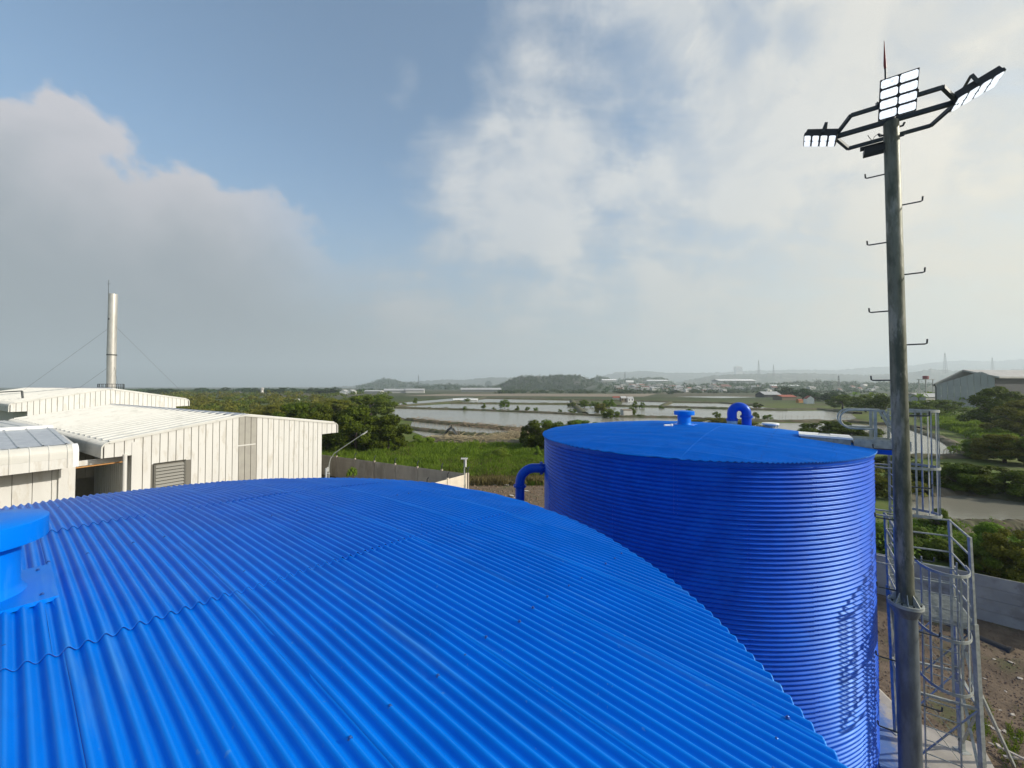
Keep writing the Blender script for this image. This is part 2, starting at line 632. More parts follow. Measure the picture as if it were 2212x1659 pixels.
def poly_sheet(name, pts, z, m, kind='structure', sub=0):
    v = [(p[0], p[1], z) for p in pts]
    o = link(name, mesh(name, v, [tuple(range(len(v)))], m))
    o['kind'] = kind
    return o


# ------------------------------------------------------------------ GROUND
gb = MB()
gb.add([(-9000, -600, 0), (9000, -600, 0), (9000, 9000, 0), (-9000, 9000, 0)], [(0, 1, 2, 3)])
o = gb.build('ground', M['ground'])
tag(o, 'flat green and brown lowland around the ponds', None, None, 'structure')

# yard soil around the tanks: a finely uneven sheet just above the ground
def soil_sheet(name, x0, x1, y0, y1, n, m, fz, keep=None):
    xs = np.linspace(x0, x1, n)
    ys = np.linspace(y0, y1, n)
    v = []
    for y in ys:
        for x in xs:
            v.append((x, y, fz(x, y)))
    f = []
    for j in range(n - 1):
        for i in range(n - 1):
            c = ((xs[i] + xs[i + 1]) / 2, (ys[j] + ys[j + 1]) / 2)
            if keep is None or keep(*c):
                a = j * n + i
                f.append((a, a + 1, a + n + 1, a + n))
    o_ = link(name, mesh(name, v, f, m, True))
    o_['kind'] = 'structure'
    return o_


def wob(x, y):
    return (math.sin(x * 1.3 + y * .7) + math.sin(x * .6 - y * 1.1 + 2) + .6 * math.sin(x * 3.1 + y * 2.3) + .5 * math.sin(x * 5.3 - y * 4.1)) * .25


def yard_z(x, y):
    # the soil banks up towards the right-hand wall
    t = max(0.0, min(1.0, (x + y * .9 - 23.5) / 5.0)) if x > 9 else 0.0
    return .012 + .02 * (wob(x, y) + .8) + .42 * t * t * (3 - 2 * t)


o = soil_sheet('yard_soil', -26, 26, -4, 37, 130, M['soil'], yard_z,
               lambda x, y: (x * .52 + y * .853 < 28.0 or x > -4.5) and (x < 7 or x * .666 + y * .746 < 23.1))
tag(o, 'bare brown soil yard round the tanks')

TANK_R = 4.63
T1 = (-3.2, 2.22)
T2 = (5.65, 12.81)
DQ = Vector((-.792, .6105, 0)).normalized()      # along the roof corrugations
EP = Vector((DQ.y, -DQ.x, 0))                     # across them


# ------------------------------------------------------------------ WATER TANKS
def make_tank():
    root = empty('water_tank')
    RIM, ZC, PITCHP, AMP = 7.40, .34, .0632, .0145

    def roof_z(p, q):
        return RIM + ZC * (1 - (p * p + q * q) / TANK_R ** 2)

    # corrugated roof sheets, three bands of lapped sheets
    bands = [(-4.8, -.92, 0.0), (-1.02, 1.60, .007), (1.50, 4.8, .006)]
    per = 11
    W_ = per * PITCHP
    ns = int(math.ceil(2 * TANK_R / W_)) + 1
    rr = random.Random(3)
    for bi, (q0, q1, dz_) in enumerate(bands):
        for k in range(ns):
            p0 = -ns * W_ / 2 + k * W_
            p1 = p0 + W_ + PITCHP * .55
            if p1 < -TANK_R + .03 or p0 > TANK_R - .03:
                continue
            npz = int(round((p1 - p0) / PITCHP * 10)) + 1
            ts = [0, .003, .12, .25, .38, .5, .62, .75, .88, .997, 1]
            nq = len(ts)
            tl = rr.uniform(-.0022, .0022)
            off = rr.uniform(-.0012, .0018)
            v, cols = [], []
            for i in range(npz):
                p = p0 + (p1 - p0) * i / (npz - 1)
                if abs(p) >= TANK_R - .002:
                    continue
                lim = math.sqrt(TANK_R ** 2 - p * p)
                a, b = max(q0, -lim), min(q1, lim)
                if b - a < .005:
                    continue
                s_ = (p - p0) / W_
                cw = AMP * math.sin(2 * math.pi * (p / PITCHP))
                row = []
                for j in range(nq):
                    q = a + (b - a) * ts[j]
                    lapq = 0.0
                    z = roof_z(p, q) + cw + dz_ * max(0.0, 1 - (q - q0) / 1.2) + .0035 * (s_) + tl * (s_ - .5) + off
                    z += .0035 * math.sin(q * 2.1 + k * 1.7 + bi + p * 2.0) + .0018 * math.sin(q * 5.3 + p * 6.0 + k) + .0012 * math.sin(p * 14.0 + q * 1.3)
                    row.append(len(v))
                    pt = EP * p + DQ * q
                    v.append((pt.x, pt.y, z))
                cols.append(row)
            f = []
            for i in range(len(cols) - 1):
                for j in range(nq - 1):
                    f.append((cols[i][j], cols[i + 1][j], cols[i + 1][j + 1], cols[i][j + 1]))
            if f:
                ob = link('roof_sheet', mesh('roof_sheet', v, f, M['blue'], True), root)
                so = ob.modifiers.new('thickness', 'SOLIDIFY')
                so.thickness = .0025
                so.offset = -1
                ob.data.materials.append(M['lap_shade'])
                so.material_offset_rim = 1
    # roofing screws
    sb = MB()
    sb.lathe([(.0105, 0), (.0105, .002), (.0065, .003), (.0065, .009), (.004, .011)], 8)
    sm = sb.mesh('screw', M['screw'], False)
    for q in (-3.75, -2.45, -.78, .45, 1.72, 3.1):
        p = -TANK_R + .2
        i = 0
        while p < TANK_R - .2:
            ridge = (math.floor(p / PITCHP) + .25) * PITCHP
            if abs(ridge) ** 2 + q * q < (TANK_R - .12) ** 2:
                pt = EP * ridge + DQ * (q + rr.uniform(-.03, .03))
                link('screw', sm, root, (pt.x, pt.y, roof_z(ridge, q) + AMP - .0045))
            p += PITCHP * (3 if i % 3 else 4)
            i += 1
    # corrugated wall plates: ten to a ring, six rings, joints staggered
    RW, CP, CA = 4.55, .1, .021
    nrow = 12 * 8 + 1
    nc = 20
    v, f = [], []
    for i in range(nrow):
        z = i / (nrow - 1) * 1.2
        for j in range(nc + 1):
            th = R(-.35 + 36.7 * j / nc)
            r = RW + CA * math.sin(2 * math.pi * z / CP - .6) + .006 * (j / nc)
            v.append((r * math.cos(th), r * math.sin(th), z))
    for i in range(nrow - 1):
        for j in range(nc):
            a = i * (nc + 1) + j
            f.append((a, a + 1, a + nc + 2, a + nc + 1))
    k0 = len(v)                                   # turned-in lip at the lapped end
    for i in range(nrow):
        z = i / (nrow - 1) * 1.2
        th = R(-.35 + 36.7)
        r = RW + CA * math.sin(2 * math.pi * z / CP - .6) + .006
        v.append((r * math.cos(th), r * math.sin(th), z))
        v.append(((r - .014) * math.cos(th + .0006), (r - .014) * math.sin(th + .0006), z))
    for i in range(nrow - 1):
        a = k0 + 2 * i
        f.append((a, a + 1, a + 3, a + 2))
    pm = mesh('wall_plate', v, f, M['blue_wall'], True)
    pr_ = random.Random(9)
    bb = MB()
    for i in range(12):
        for dth in (.55, 1.35):
            th = R(dth)
            z = (i + .35) * CP
            c = Vector(((RW + .017) * math.cos(th), (RW + .017) * math.sin(th), z))
            n_ = Vector((math.cos(th), math.sin(th), 0))
            bb.tube([c - n_ * .008, c + n_ * .013], .012, 6)
    bm_ = bb.mesh('bolts', M['blue_pipe'])
    for ring in range(6):
        for k in range(10):
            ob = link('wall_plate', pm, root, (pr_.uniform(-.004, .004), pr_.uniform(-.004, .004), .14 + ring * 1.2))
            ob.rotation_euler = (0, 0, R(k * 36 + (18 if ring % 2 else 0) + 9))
            bo = link('bolts', bm_, ob)
            bo['kind'] = 'stuff'
    ei = MB()
    ei.lathe([(4.50, 7.30), (4.585, 7.30), (4.585, 7.385), (4.50, 7.385)], 96)
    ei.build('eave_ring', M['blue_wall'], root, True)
    # roof vent with a wide cap on a square flashing plate
    za = roof_z(0, 0)
    fl = MB()
    fl.box((-.34, -.34, -.012), (.34, .34, .012))
    fo = fl.build('vent_flashing', M['blue'], root, loc=(.035, .05, za + .012))
    fo.rotation_euler = (0, 0, math.atan2(EP.y, EP.x))
    link('screw', sm, fo, (.28, .25, .012))
    link('screw', sm, fo, (.28, -.25, .012))
    vb = MB()
    vb.lathe([(.235, .0), (.215, .03), (.205, .06), (.205, .33)], 40, (.035, .05, za + .02))
    vb.build('vent_pipe', M['blue'], root, True)
    vc = MB()
    vc.lathe([(.27, .315), (.312, .315), (.314, .325), (.314, .432), (.305, .440), (.15, .455), (0.0001, .460)], 48, (.035, .05, za + .02))
    vc.build('vent_cap', M['blue'], root, True)
    return root


tank2 = make_tank()
tank2.location = (T2[0], T2[1], 0)
tag(tank2, 'tall round blue corrugated steel tank standing beside the light mast', 'water tank', 'blue corrugated tanks')
tank1 = copy_tree(tank2)
tank1.location = (T1[0], T1[1], 0)
tag(tank1, 'blue corrugated tank in the foreground, its ribbed roof filling the bottom', 'water tank', 'blue corrugated tanks')


def on_tank2_roof(x, y):
    return 7.40 + .34 * (1 - ((x - T2[0]) ** 2 + (y - T2[1]) ** 2) / TANK_R ** 2)


# outlet pipe leaving the wall of the far tank and turning down
wp = Vector((1.12, 13.05, 6.28))
nd = Vector((-.997, .06, 0))
root = empty('outlet_pipe', (.23, 13.1, 0))
tag(root, 'thick blue pipe elbow turning down from the left side of the far tank', 'pipe')
path = [wp - root.location + nd * t for t in (-.25, 0, .28)]
ctr = wp - root.location + nd * .36
for a in range(0, 91, 9):
    th = R(a)
    path.append(ctr + nd * (.50 * math.sin(th)) + Vector((0, 0, -.50 + .50 * math.cos(th))))
end = path[-1]
path += [end + Vector((0, 0, -.5)), Vector((end.x, end.y, .1))]
pb = MB()
pb.tube(path, .155, 24)
pb.build('pipe', M['blue_pipe'], root, True)


def flange(parent, c, n_, r, name='flange', m='blue_pipe', bolts=10):
    b = MB()
    c = Vector(c)
    n_ = Vector(n_).normalized()
    b.tube([c - n_ * .028, c - n_ * .003], r, 28)
    b.tube([c + n_ * .003, c + n_ * .028], r, 28)
    fo_ = b.build(name, M[m], parent)
    k = MB()
    x = n_.orthogonal().normalized()
    y = n_.cross(x)
    for i in range(bolts):
        th = 2 * math.pi * i / bolts
        q = c + (x * math.cos(th) + y * math.sin(th)) * (r - .03)
        k.tube([q - n_ * .055, q + n_ * .055], .014, 6)
    kb = k.build('bolts', M['blue_pipe'], fo_)
    kb['kind'] = 'stuff'
    return fo_


flange(root, path[1] + nd * .14, nd, .215)
flange(root, end + Vector((0, 0, -.10)), (0, 0, 1), .215)
kb = MB()
for z in (2.0, 4.6):
    kb.bar(Vector((end.x + .1, end.y, z)), Vector((1.12 - .23, -.05, z)), .06, .05)
kb.build('wall_bracket', M['blue_pipe'], root)

# gooseneck on the roof of the far tank
gx, gy = 8.66, 14.85
zb = on_tank2_roof(gx, gy)
root = empty('gooseneck_pipe', (gx, gy, zb))
tag(root, 'blue gooseneck pipe bent over on top of the far tank', 'pipe')
ax = Vector((.93, -.37, 0)).normalized()
h0, rb = .46, .24
path = [ax * -rb + Vector((0, 0, -.08)), ax * -rb + Vector((0, 0, h0))]
for a in range(12, 180, 12):
    th = R(a)
    path.append(ax * (-rb * math.cos(th)) + Vector((0, 0, h0 + rb * 1.05 * math.sin(th))))
path += [ax * rb + Vector((0, 0, h0)), ax * rb + Vector((0, 0, .02)), ax * rb + Vector((0, 0, -.9))]
pb = MB()
pb.tube(path, .165, 24)
pb.build('bend', M['blue_pipe'], root, True)
cb = MB()
cb.tube([ax * -rb + Vector((0, 0, -.06)), ax * -rb + Vector((0, 0, .17))], .18, 24)
cb.build('pale_collar', mat('pale_blue_collar', (.30, .45, .55), rough=.5), root, True)
flange(root, ax * rb + Vector((0, 0, .34)), (0, 0, 1), .215)
flange(root, ax * -rb + Vector((0, 0, .21)), (0, 0, 1), .20)

# white mushroom cowl
mx_, my_ = 8.92, 13.45
zb = on_tank2_roof(mx_, my_)
root = empty('roof_cowl', (mx_, my_, zb))
tag(root, 'small white mushroom vent on the right half of the far tank roof', 'vent')
b = MB()
b.lathe([(.20, -.05), (.19, .03), (.15, .04), (.15, .10)], 24)
b.build('neck', M['galv'], root, True)
b = MB()
b.lathe([(.12, .10), (.25, .13), (.26, .155), (.25, .185), (.12, .20), (0.001, .205)], 32)
b.build('cap', M['white'], root, True)
for k in range(6):
    th = R(60 * k + 10)
    b = MB()
    b.bar((.19 * math.cos(th), .19 * math.sin(th), .02), (.215 * math.cos(th), .215 * math.sin(th), .14), .03, .015)
    b.build('strut', M['galv'], root)

# little white fitting beside the vent
p = at(1443, 919, 12.4)
root = empty('cable_gland', (p.x, p.y, on_tank2_roof(p.x, p.y)))
tag(root, 'small white fitting lying beside the roof vent of the far tank', 'fitting')
b = MB()
b.tube([(-.12, 0, .04), (.10, .02, .04)], .032, 10)
b.build('body', M['white'], root, True)
b = MB()
b.tube([(.10, .02, .04), (.15, .025, .04)], .05, 10)
b.build('nut', M['white'], root, True)

# access hatch and landing at the rim
ra = Vector((.815, -.58, 0)).normalized()     # outward from the far tank to its ladder
rb_ = Vector((.58, .815, 0)).normalized()
hp = Vector((T2[0], T2[1], 0)) + ra * 3.60
root = empty('roof_hatch', (hp.x, hp.y, on_tank2_roof(hp.x, hp.y)), math.atan2(ra.y, ra.x))
tag(root, 'flat white access hatch near the ladder end of the far tank roof', 'hatch')
b = MB()
b.hexa([(-.52, -.36, -.05), (.52, -.36, -.12), (.52, .36, -.12), (-.52, .36, -.05), (-.52, -.36, .11), (.52, -.36, .085), (.52, .36, .085), (-.52, .36, .11)])
b.build('frame', M['galv'], root)
b = MB()
b.hexa([(-.56, -.40, .115), (.56, -.40, .088), (.56, .40, .088), (-.56, .40, .115), (-.56, -.40, .165), (.56, -.40, .138), (.56, .40, .138), (-.56, .40, .165)])
b.build('lid', M['white'], root)
b = MB()
b.tube([(-.12, -.05, .152), (-.12, -.05, .185), (.12, -.05, .180), (.12, -.05, .147)], .010, 6)
b.build('handle', M['galv'], root)
hl = Vector((T2[0], T2[1], 0)) + ra * 4.62
root = empty('roof_landing', (hl.x, hl.y, 7.40), math.atan2(ra.y, ra.x))
tag(root, 'grey steel landing bridging the rim between the hatch and the ladder', 'landing')
b = MB()
b.box((-.44, -.34, .02), (.62, -.30, .26))
b.build('side_beam', M['galv'], root)
b = MB()
b.box((-.44, .30, .02), (.62, .34, .26))
b.build('side_beam', M['galv'], root)
b = MB()
b.box((-.42, -.298, .14), (.60, .298, .16))
b.build('tread', M['galv'], root)
b = MB()
b.box((-.36, -.345, -.10), (.30, -.335, .018))
b.build('side_plate', M['blue_wall'], root)
root2 = root
for sgn in (-1, 1):
    b = MB()
    y = .32 * sgn
    b.bar((-.02, y, .26), (-.02, y, 1.02), .06, .06)
    b.build('rail_post', M['galv'], root2)
    b = MB()
    pts = [(-.02, y, 1.0), (-.42, y, 1.0)]
    for a in range(100, 261, 16):
        pts.append((-.46 + .24 * math.cos(R(a)), y, .76 + .24 * math.sin(R(a))))
    pts += [(-.40, y, .52), (-.02, y, .52)]
    b.tube(pts, .022, 8)
    b.build('rail_loop', M['galv'], root2, True)
    b = MB()
    b.bar((-.02, y, 1.0), (.14, y, .99), .05, .05)
    b.bar((.13, y, 1.0), (.52, y, .10), .05, .05)
    b.build('rail_brace', M['galv'], root2)

# foundation slabs
M['slab'] = slab_mat(T2[0], T2[1])
b = MB()
b.lathe([(5.35, 0.0), (5.35, .12), (5.30, .14), (.01, .142)], 20, (T2[0], T2[1], 0))
o = b.build('concrete_plinth', M['slab'])
tag(o, 'round concrete base under the far blue tank', None, None, 'structure')
b = MB()
b.lathe([(5.2, 0.0), (5.2, .12), (5.15, .14), (.01, .142)], 20, (T1[0], T1[1], 0))
o = b.build('concrete_plinth', M['concrete'])
tag(o, 'round concrete base under the foreground tank', None, None, 'structure')
tw = Vector((10.0, 9.35, 0))
c4 = [tw + ra * a_ + rb_ * b_ for a_, b_ in ((-1.1, -1.35), (1.05, -1.35), (1.05, 1.25), (-1.1, 1.25))]
b = MB()
b.hexa([(p.x, p.y, -.1) for p in c4] + [(p.x, p.y, .165) for p in c4])
o = b.build('concrete_pad', M['slab'])
tag(o, 'square concrete pad under the ladder tower', None, None, 'structure')

# ------------------------------------------------------------------ LADDER TOWER
root = empty('ladder_tower', (tw.x, tw.y, .165))
tag(root, 'galvanised steel ladder tower with platform, handrails and cages beside the far tank', 'ladder tower')
L1, L2, L3, L4 = [Vector((x, y, 0)) - Vector((tw.x, tw.y, 0)) for x, y in ((9.98, 8.50), (10.80, 9.62), (9.72, 10.14), (8.95, 9.10))]
ZP, ZR_ = 3.70, 5.58
lean = Vector((-.16, .0, 0))


def lg(p, z):
    return Vector((p.x, p.y, 0)) + lean * ((z - ZP) / 5.0) + Vector((0, 0, z))


for p in (L1, L2, L3, L4):
    b = MB()
    b.bar(lg(p, 0), lg(p, ZP + .02), .085, .085)
    b.build('leg', M['galv'], root)
    b = MB()
    b.bar(lg(p, ZP + .02), lg(p, ZR_), .052, .052)
    b.build('rail_post', M['galv'], root)
    b = MB()
    b.box((-.11, -.11, 0), (.11, .11, .015))
    b.build('base_plate', M['galv'], root, loc=(p.x + lean.x * -.74, p.y, 0))
for (a, c) in ((L1, L2), (L2, L3), (L3, L4)):
    for i in range(5):
        z = ZR_ - .02 - i * .39
        b = MB()
        b.tube([lg(a, z), lg(c, z)], .021, 8)
        b.build('handrail', M['galv'], root)
for (a, c) in ((L1, L2), (L2, L3), (L3, L4), (L4, L1)):
    b = MB()
    b.bar(lg(a, ZP - .06), lg(c, ZP - .06), .05, .12)
    b.build('platform_beam', M['galv'], root)
    for z0, z1 in ((.15, 1.9), (1.9, 3.6)):
        b = MB()
        b.bar(lg(a, z0), lg(c, z1), .05, .012)
        b.build('brace', M['galv'], root)
        b = MB()
        b.bar(lg(c, z0) + Vector((.012, .012, 0)), lg(a, z1) + Vector((.012, .012, 0)), .05, .012)
        b.build('brace', M['galv'], root)
    b = MB()
    b.bar(lg(a, 1.9), lg(c, 1.9), .05, .05)
    b.build('strut', M['galv'], root)
# raking prop to the ground on the outer side
b = MB()
b.bar(lg(L1, 2.35), Vector((L1.x + 1.85, L1.y + .85, -.10)), .05, .05)
b.build('raking_prop', M['galv'], root)
# platform floor of grating
pl = [L1, L2, L3, L4]
b = MB()
b.hexa([lg(p, ZP) for p in pl] + [lg(p, ZP + .012) for p in pl])
fl_o = b.build('platform_floor', M['galv'], root)
b = MB()
for i in range(26):
    t = (i + .5) / 26
    a = L1.lerp(L2, t)
    c = L4.lerp(L3, t)
    b.bar(lg(a, ZP + .02), lg(c, ZP + .02), .012, .014)
gr = b.build('grating_bars', M['galv'], fl_o)
gr['kind'] = 'stuff'


def caged_ladder(mid, wdir, outd, z0, z1, hoops, cage0, cage1, depth, width, nbars):
    """two stringers, rungs, hoops and upright cage bars"""
    hw = .27
    for s_ in (-1, 1):
        b_ = MB()
        p_ = mid + wdir * (hw * s_)
        b_.bar(p_ + Vector((0, 0, z0)), p_ + Vector((0, 0, z1)), .05, .02, up=wdir)
        b_.build('stringer', M['galv'], root)
    z = z0 + .2
    while z < z1 - .05:
        b_ = MB()
        b_.tube([mid - wdir * hw + Vector((0, 0, z)), mid + wdir * hw + Vector((0, 0, z))], .012, 6)
        b_.build('rung', M['galv'], root)
        z += .30

    def hoop_pt(th):
        return mid + wdir * (width / 2 * math.cos(th)) + outd * (depth * math.sin(th) ** .75 if math.sin(th) > 0 else 0)

    for z in hoops:
        v, f = [], []
        nseg = 26
        pts = [hoop_pt(math.pi * i / nseg) for i in range(nseg + 1)]
        for i, p_ in enumerate(pts):
            t_ = (pts[min(i + 1, nseg)] - pts[max(i - 1, 0)]).normalized()
            n_ = Vector((t_.y, -t_.x, 0)) * .008
            for dn in (-1, 1):
                for dzz in (-.03, .03):
                    q = p_ + n_ * dn + Vector((0, 0, z + dzz))
                    v.append(q)
        for i in range(nseg):
            a = i * 4
            for s4 in ((0, 1), (1, 3), (3, 2), (2, 0)):
                f.append((a + s4[0], a + s4[1], a + 4 + s4[1], a + 4 + s4[0]))
        b_ = MB()
        b_.add(v, f)
        b_.build('hoop', M['galv'], root)
    for i in range(nbars):
        th = math.pi * (i + 1) / (nbars + 1)
        p_ = hoop_pt(th)
        c_ = mid + outd * .3
        rad_ = (Vector((p_.x, p_.y, 0)) - Vector((c_.x, c_.y, 0))).normalized()
        p_ = p_ - rad_ * .016
        b_ = MB()
        b_.bar(p_ + Vector((0, 0, cage0)), p_ + Vector((0, 0, cage1)), .036, .010, up=rad_)
        b_.build('cage_bar', M['galv'], root)


um = Vector((T2[0], T2[1], 0)) + ra * 4.93 - Vector((tw.x, tw.y, 0))
caged_ladder(um, rb_, ra, ZP, 8.20, (8.24, 6.86, 5.72), 5.70, 8.24, .86, .78, 8)
for z in (4.4, 5.6, 6.8):
    for s_ in (-1, 1):
        b = MB()
        p_ = um + rb_ * (.27 * s_)
        b.bar(p_ + Vector((0, 0, z)), p_ - ra * .36 + Vector((0, 0, z)), .06, .03)
        b.build('wall_bracket', M['galv'], root)
lm = L4.lerp(L1, .55) - rb_ * .06
caged_ladder(lm, ra, -rb_, -.16, 5.0, (4.95, 3.62, 2.55), 2.5, 4.97, .80, .80, 7)

# ------------------------------------------------------------------ LIGHT MAST
MB_X, MB_Y = 7.10, 7.05
root = empty('floodlight_mast', (MB_X, MB_Y, 0))
tag(root, 'tall galvanised floodlight mast with step pegs and three lit lamps', 'light mast')
MT = 13.86
top_dx = -.13


def mp_(z):
    return Vector((top_dx * z / MT, 0, z))


b = MB()
b.tube([mp_(0), mp_(5.12)], [.162, .152], 40)
b.build('lower_pole', M['mast_low'], root, True)
b = MB()
b.tube([mp_(5.12), mp_(MT)], [.122, .108], 40)
b.build('upper_pole', M['mast'], root, True)
b = MB()
b.lathe([(.150, -.22), (.228, -.035), (.228, -.032), (.150, -.030)], 40, mp_(5.12))
b.build('flange_skirt', M['mast_low'], root, True)
b = MB()
b.lathe([(.11, -.028), (.24, -.028), (.24, .0), (.11, .0)], 40, mp_(5.12))
b.lathe([(.11, .004), (.24, .004), (.24, .026), (.11, .026)], 40, mp_(5.12))
fo = b.build('flange', M['galv'], root)
for k in range(8):
    th = R(45 * k + 10)
    d = Vector((math.cos(th), math.sin(th), 0))
    n_ = Vector((-d.y, d.x, 0)) * .006
    c = mp_(5.15)
    g = MB()
    pts = [c + d * .117, c + d * .225, c + d * .119 + Vector((0, 0, .17))]
    g.add([p_ - n_ for p_ in pts] + [p_ + n_ for p_ in pts], [(0, 1, 2), (5, 4, 3), (0, 3, 4, 1), (1, 4, 5, 2), (2, 5, 3, 0)])
    g.build('gusset', M['galv'], root)
    th = R(45 * k + 32)
    d = Vector((math.cos(th), math.sin(th), 0))
    g = MB()
    g.tube([c + d * .20 - Vector((0, 0, .07)), c + d * .20 + Vector((0, 0, .025))], .014, 6)
    g.build('flange_bolt', M['dark_steel'], fo)
# step pegs, alternately left and right
for i in range(22):
    z = 12.93 - i * .635
    if z < .5:
        break
    sd_ = -1 if i % 2 == 0 else 1
    d = ra * sd_
    r0 = (.115 if z > 5.12 else .155)
    c = mp_(z) + d * (r0 - .02)
    b = MB()
    b.tube([c, c + d * .25, c + d * .275 + Vector((0, 0, .012)), c + d * .28 + Vector((0, 0, .085))], .0125, 8)
    b.build('step_peg', M['dark_steel'], root, True)
# short stub on top, crossbar and frame
b = MB()
b.tube([mp_(MT), mp_(MT + .25)], .07, 20)
b.build('top_stub', M['dark_steel'], root, True)
ZF = 13.80
xb = mp_(MT + .03)
b = MB()
b.bar(xb - ra * .80, xb + ra * .82, .065, .075)
b.build('crossbar', M['dark_steel'], root)
fr = [xb - ra * .80, xb - ra * .62 - rb_ * .60, xb + ra * .52 - rb_ * .60, xb + ra * .82]
for i in range(3):
    b = MB()
    b.bar(fr[i] + Vector((0, 0, .003 * (i + 1))), fr[i + 1] + Vector((0, 0, .003 * (i + 1))), .05, .06)
    b.build('frame_bar', M['dark_steel'], root)
fb = [xb - ra * .80, xb - ra * .54 + rb_ * .63, xb + ra * .63 + rb_ * .60, xb + ra * .82]
for i in range(3):
    b = MB()
    b.bar(fb[i] + Vector((0, 0, -.003 * (i + 1))), fb[i + 1] + Vector((0, 0, -.003 * (i + 1))), .05, .06)
    b.build('frame_bar', M['dark_steel'], root)


def floodlight(c, face, tilt, wdt, hgt, cols_, rows_):
    """face: horizontal direction it looks, tilt: degrees looking down"""
    face = face.normalized()
    n_ = (face * math.cos(R(tilt)) + Vector((0, 0, -math.sin(R(tilt))))).normalized()
    x = Vector((-face.y, face.x, 0)).normalized()
    y = n_.cross(x) * -1
    if y.z < 0:
        y = -y

    def q(a, b_, d):
        return c + x * a + y * b_ + n_ * d
    hw, hh = wdt / 2, hgt / 2
    g = MB()
    g.hexa([q(-hw, -hh, -.045), q(hw, -hh, -.045), q(hw, hh, -.045), q(-hw, hh, -.045), q(-hw, -hh, .012), q(hw, -hh, .012), q(hw, hh, .012), q(-hw, hh, .012)])
    lamp = g.build('floodlight', M['black'], root)
    cw, ch = wdt / cols_, hgt / rows_
    for i in range(cols_):
        for j in range(rows_):
            a0, a1 = -hw + i * cw + .011, -hw + (i + 1) * cw - .011
            b0, b1 = -hh + j * ch + .017, -hh + (j + 1) * ch - .017
            k = .018
            ring = [(a0 + k, b0), (a1 - k, b0), (a1, b0 + k), (a1, b1 - k), (a1 - k, b1), (a0 + k, b1), (a0, b1 - k), (a0, b0 + k)]
            g = MB()
            g.add([q(a, b_, .011) for a, b_ in ring] + [q(a, b_, .022) for a, b_ in ring],
                  [tuple(range(8, 16))] + [(m_, (m_ + 1) % 8, 8 + (m_ + 1) % 8, 8 + m_) for m_ in range(8)])
            g.build('led_lens', M['led'], lamp)
    for i in range(11):
        a = -hw + wdt * (i + .5) / 11
        g = MB()
        g.hexa([q(a - .006, -hh + .02, -.115), q(a + .006, -hh + .02, -.115), q(a + .006, hh - .02, -.115), q(a - .006, hh - .02, -.115),
                q(a - .006, -hh + .01, -.046), q(a + .006, -hh + .01, -.046), q(a + .006, hh - .01, -.046), q(a - .006, hh - .01, -.046)])
        g.build('cooling_fin', M['black'], lamp)
    for s_ in (-1, 1):
        g = MB()
        g.bar(q(s_ * (hw + .016), -.02, -.03), q(s_ * (hw + .016), -.02, -.22), .05, .010, up=x)
        g.build('bracket', M['dark_steel'], lamp)
    g = MB()
    g.bar(q(-hw - .02, -.02, -.215), q(hw + .02, -.02, -.215), .05, .012, up=n_)
    g.build('bracket', M['dark_steel'], lamp)
    return lamp


floodlight(xb - rb_ * .70 + Vector((0, 0, .05)) - ra * .02, -rb_, 24, .47, .62, 2, 4)
floodlight(xb + ra * 1.04 + Vector((0, 0, .08)), ra, 66, .42, .58, 2, 4)
floodlight(xb - ra * 1.03 + Vector((0, 0, .02)), -ra, 70, .42, .54, 2, 4)
# finned stand-in for the rear lamp, wires, small fittings, lightning rod
b = MB()
c = mp_(MT - .42) - ra * .23 + rb_ * .05
g = MB()
g.bar(c - ra * .15, c + ra * .14, .20, .10)
jb = g.build('rear_lamp_stand_in', M['black'], root)
for i in range(7):
    d = c + ra * (-.12 + .035 * i)
    g = MB()
    g.bar(d + Vector((0, 0, .05)), d + Vector((0, 0, .13)), .012, .16, up=ra)
    g.build('cooling_fin', M['black'], jb)
for zz, sg in ((-.12, 1), (-.30, 1), (-.20, -1)):
    g = MB()
    c = mp_(MT + zz) + ra * (.105 * sg)
    g.tube([c, c + ra * (.05 * sg), c + ra * (.07 * sg) + Vector((0, 0, .05))], .018, 8)
    g.build('bolt_lug', M['dark_steel'], root)
g = MB()
c = mp_(MT - .2) - ra * .11
g.tube([c, c - ra * .06 + Vector((0, 0, .06)), c - ra * .12 + Vector((0, 0, .02)), c - ra * .15 + Vector((0, 0, -.05)), c - ra * .19 + Vector((0, 0, .03)), c - ra * .21 + Vector((0, 0, .08))], .006, 5)
g.build('loose_wire', M['black'], root)
rod0 = xb + rb_ * .30 + Vector((-.02, 0, .0))
g = MB()
g.tube([rod0, rod0 + Vector((0, 0, 1.18))], .016, 10)
g.build('rod_pipe', M['dark_steel'], root)
g = MB()
g.tube([rod0 + Vector((0, 0, 1.18)), rod0 + Vector((-.005, 0, 1.26)), rod0 + Vector((-.012, 0, 1.72))], [.020, .023, .004], 10)
g.build('lightning_rod', M['red'], root)
b = MB()
b.box((-.5, -.5, 0), (.5, .5, .22))
b.build('footing', M['concrete'], root)

# ------------------------------------------------------------------ CREAM BUILDINGS
SD = Vector((.525, .851, 0)).normalized()
TD = Vector((-SD.y, SD.x, 0))
OB = Vector((-20.0, 28.8, 0))


def bp(s, t, z):
    return OB + SD * s + TD * t + Vector((0, 0, z))


def sub(o, p):
    return p - o


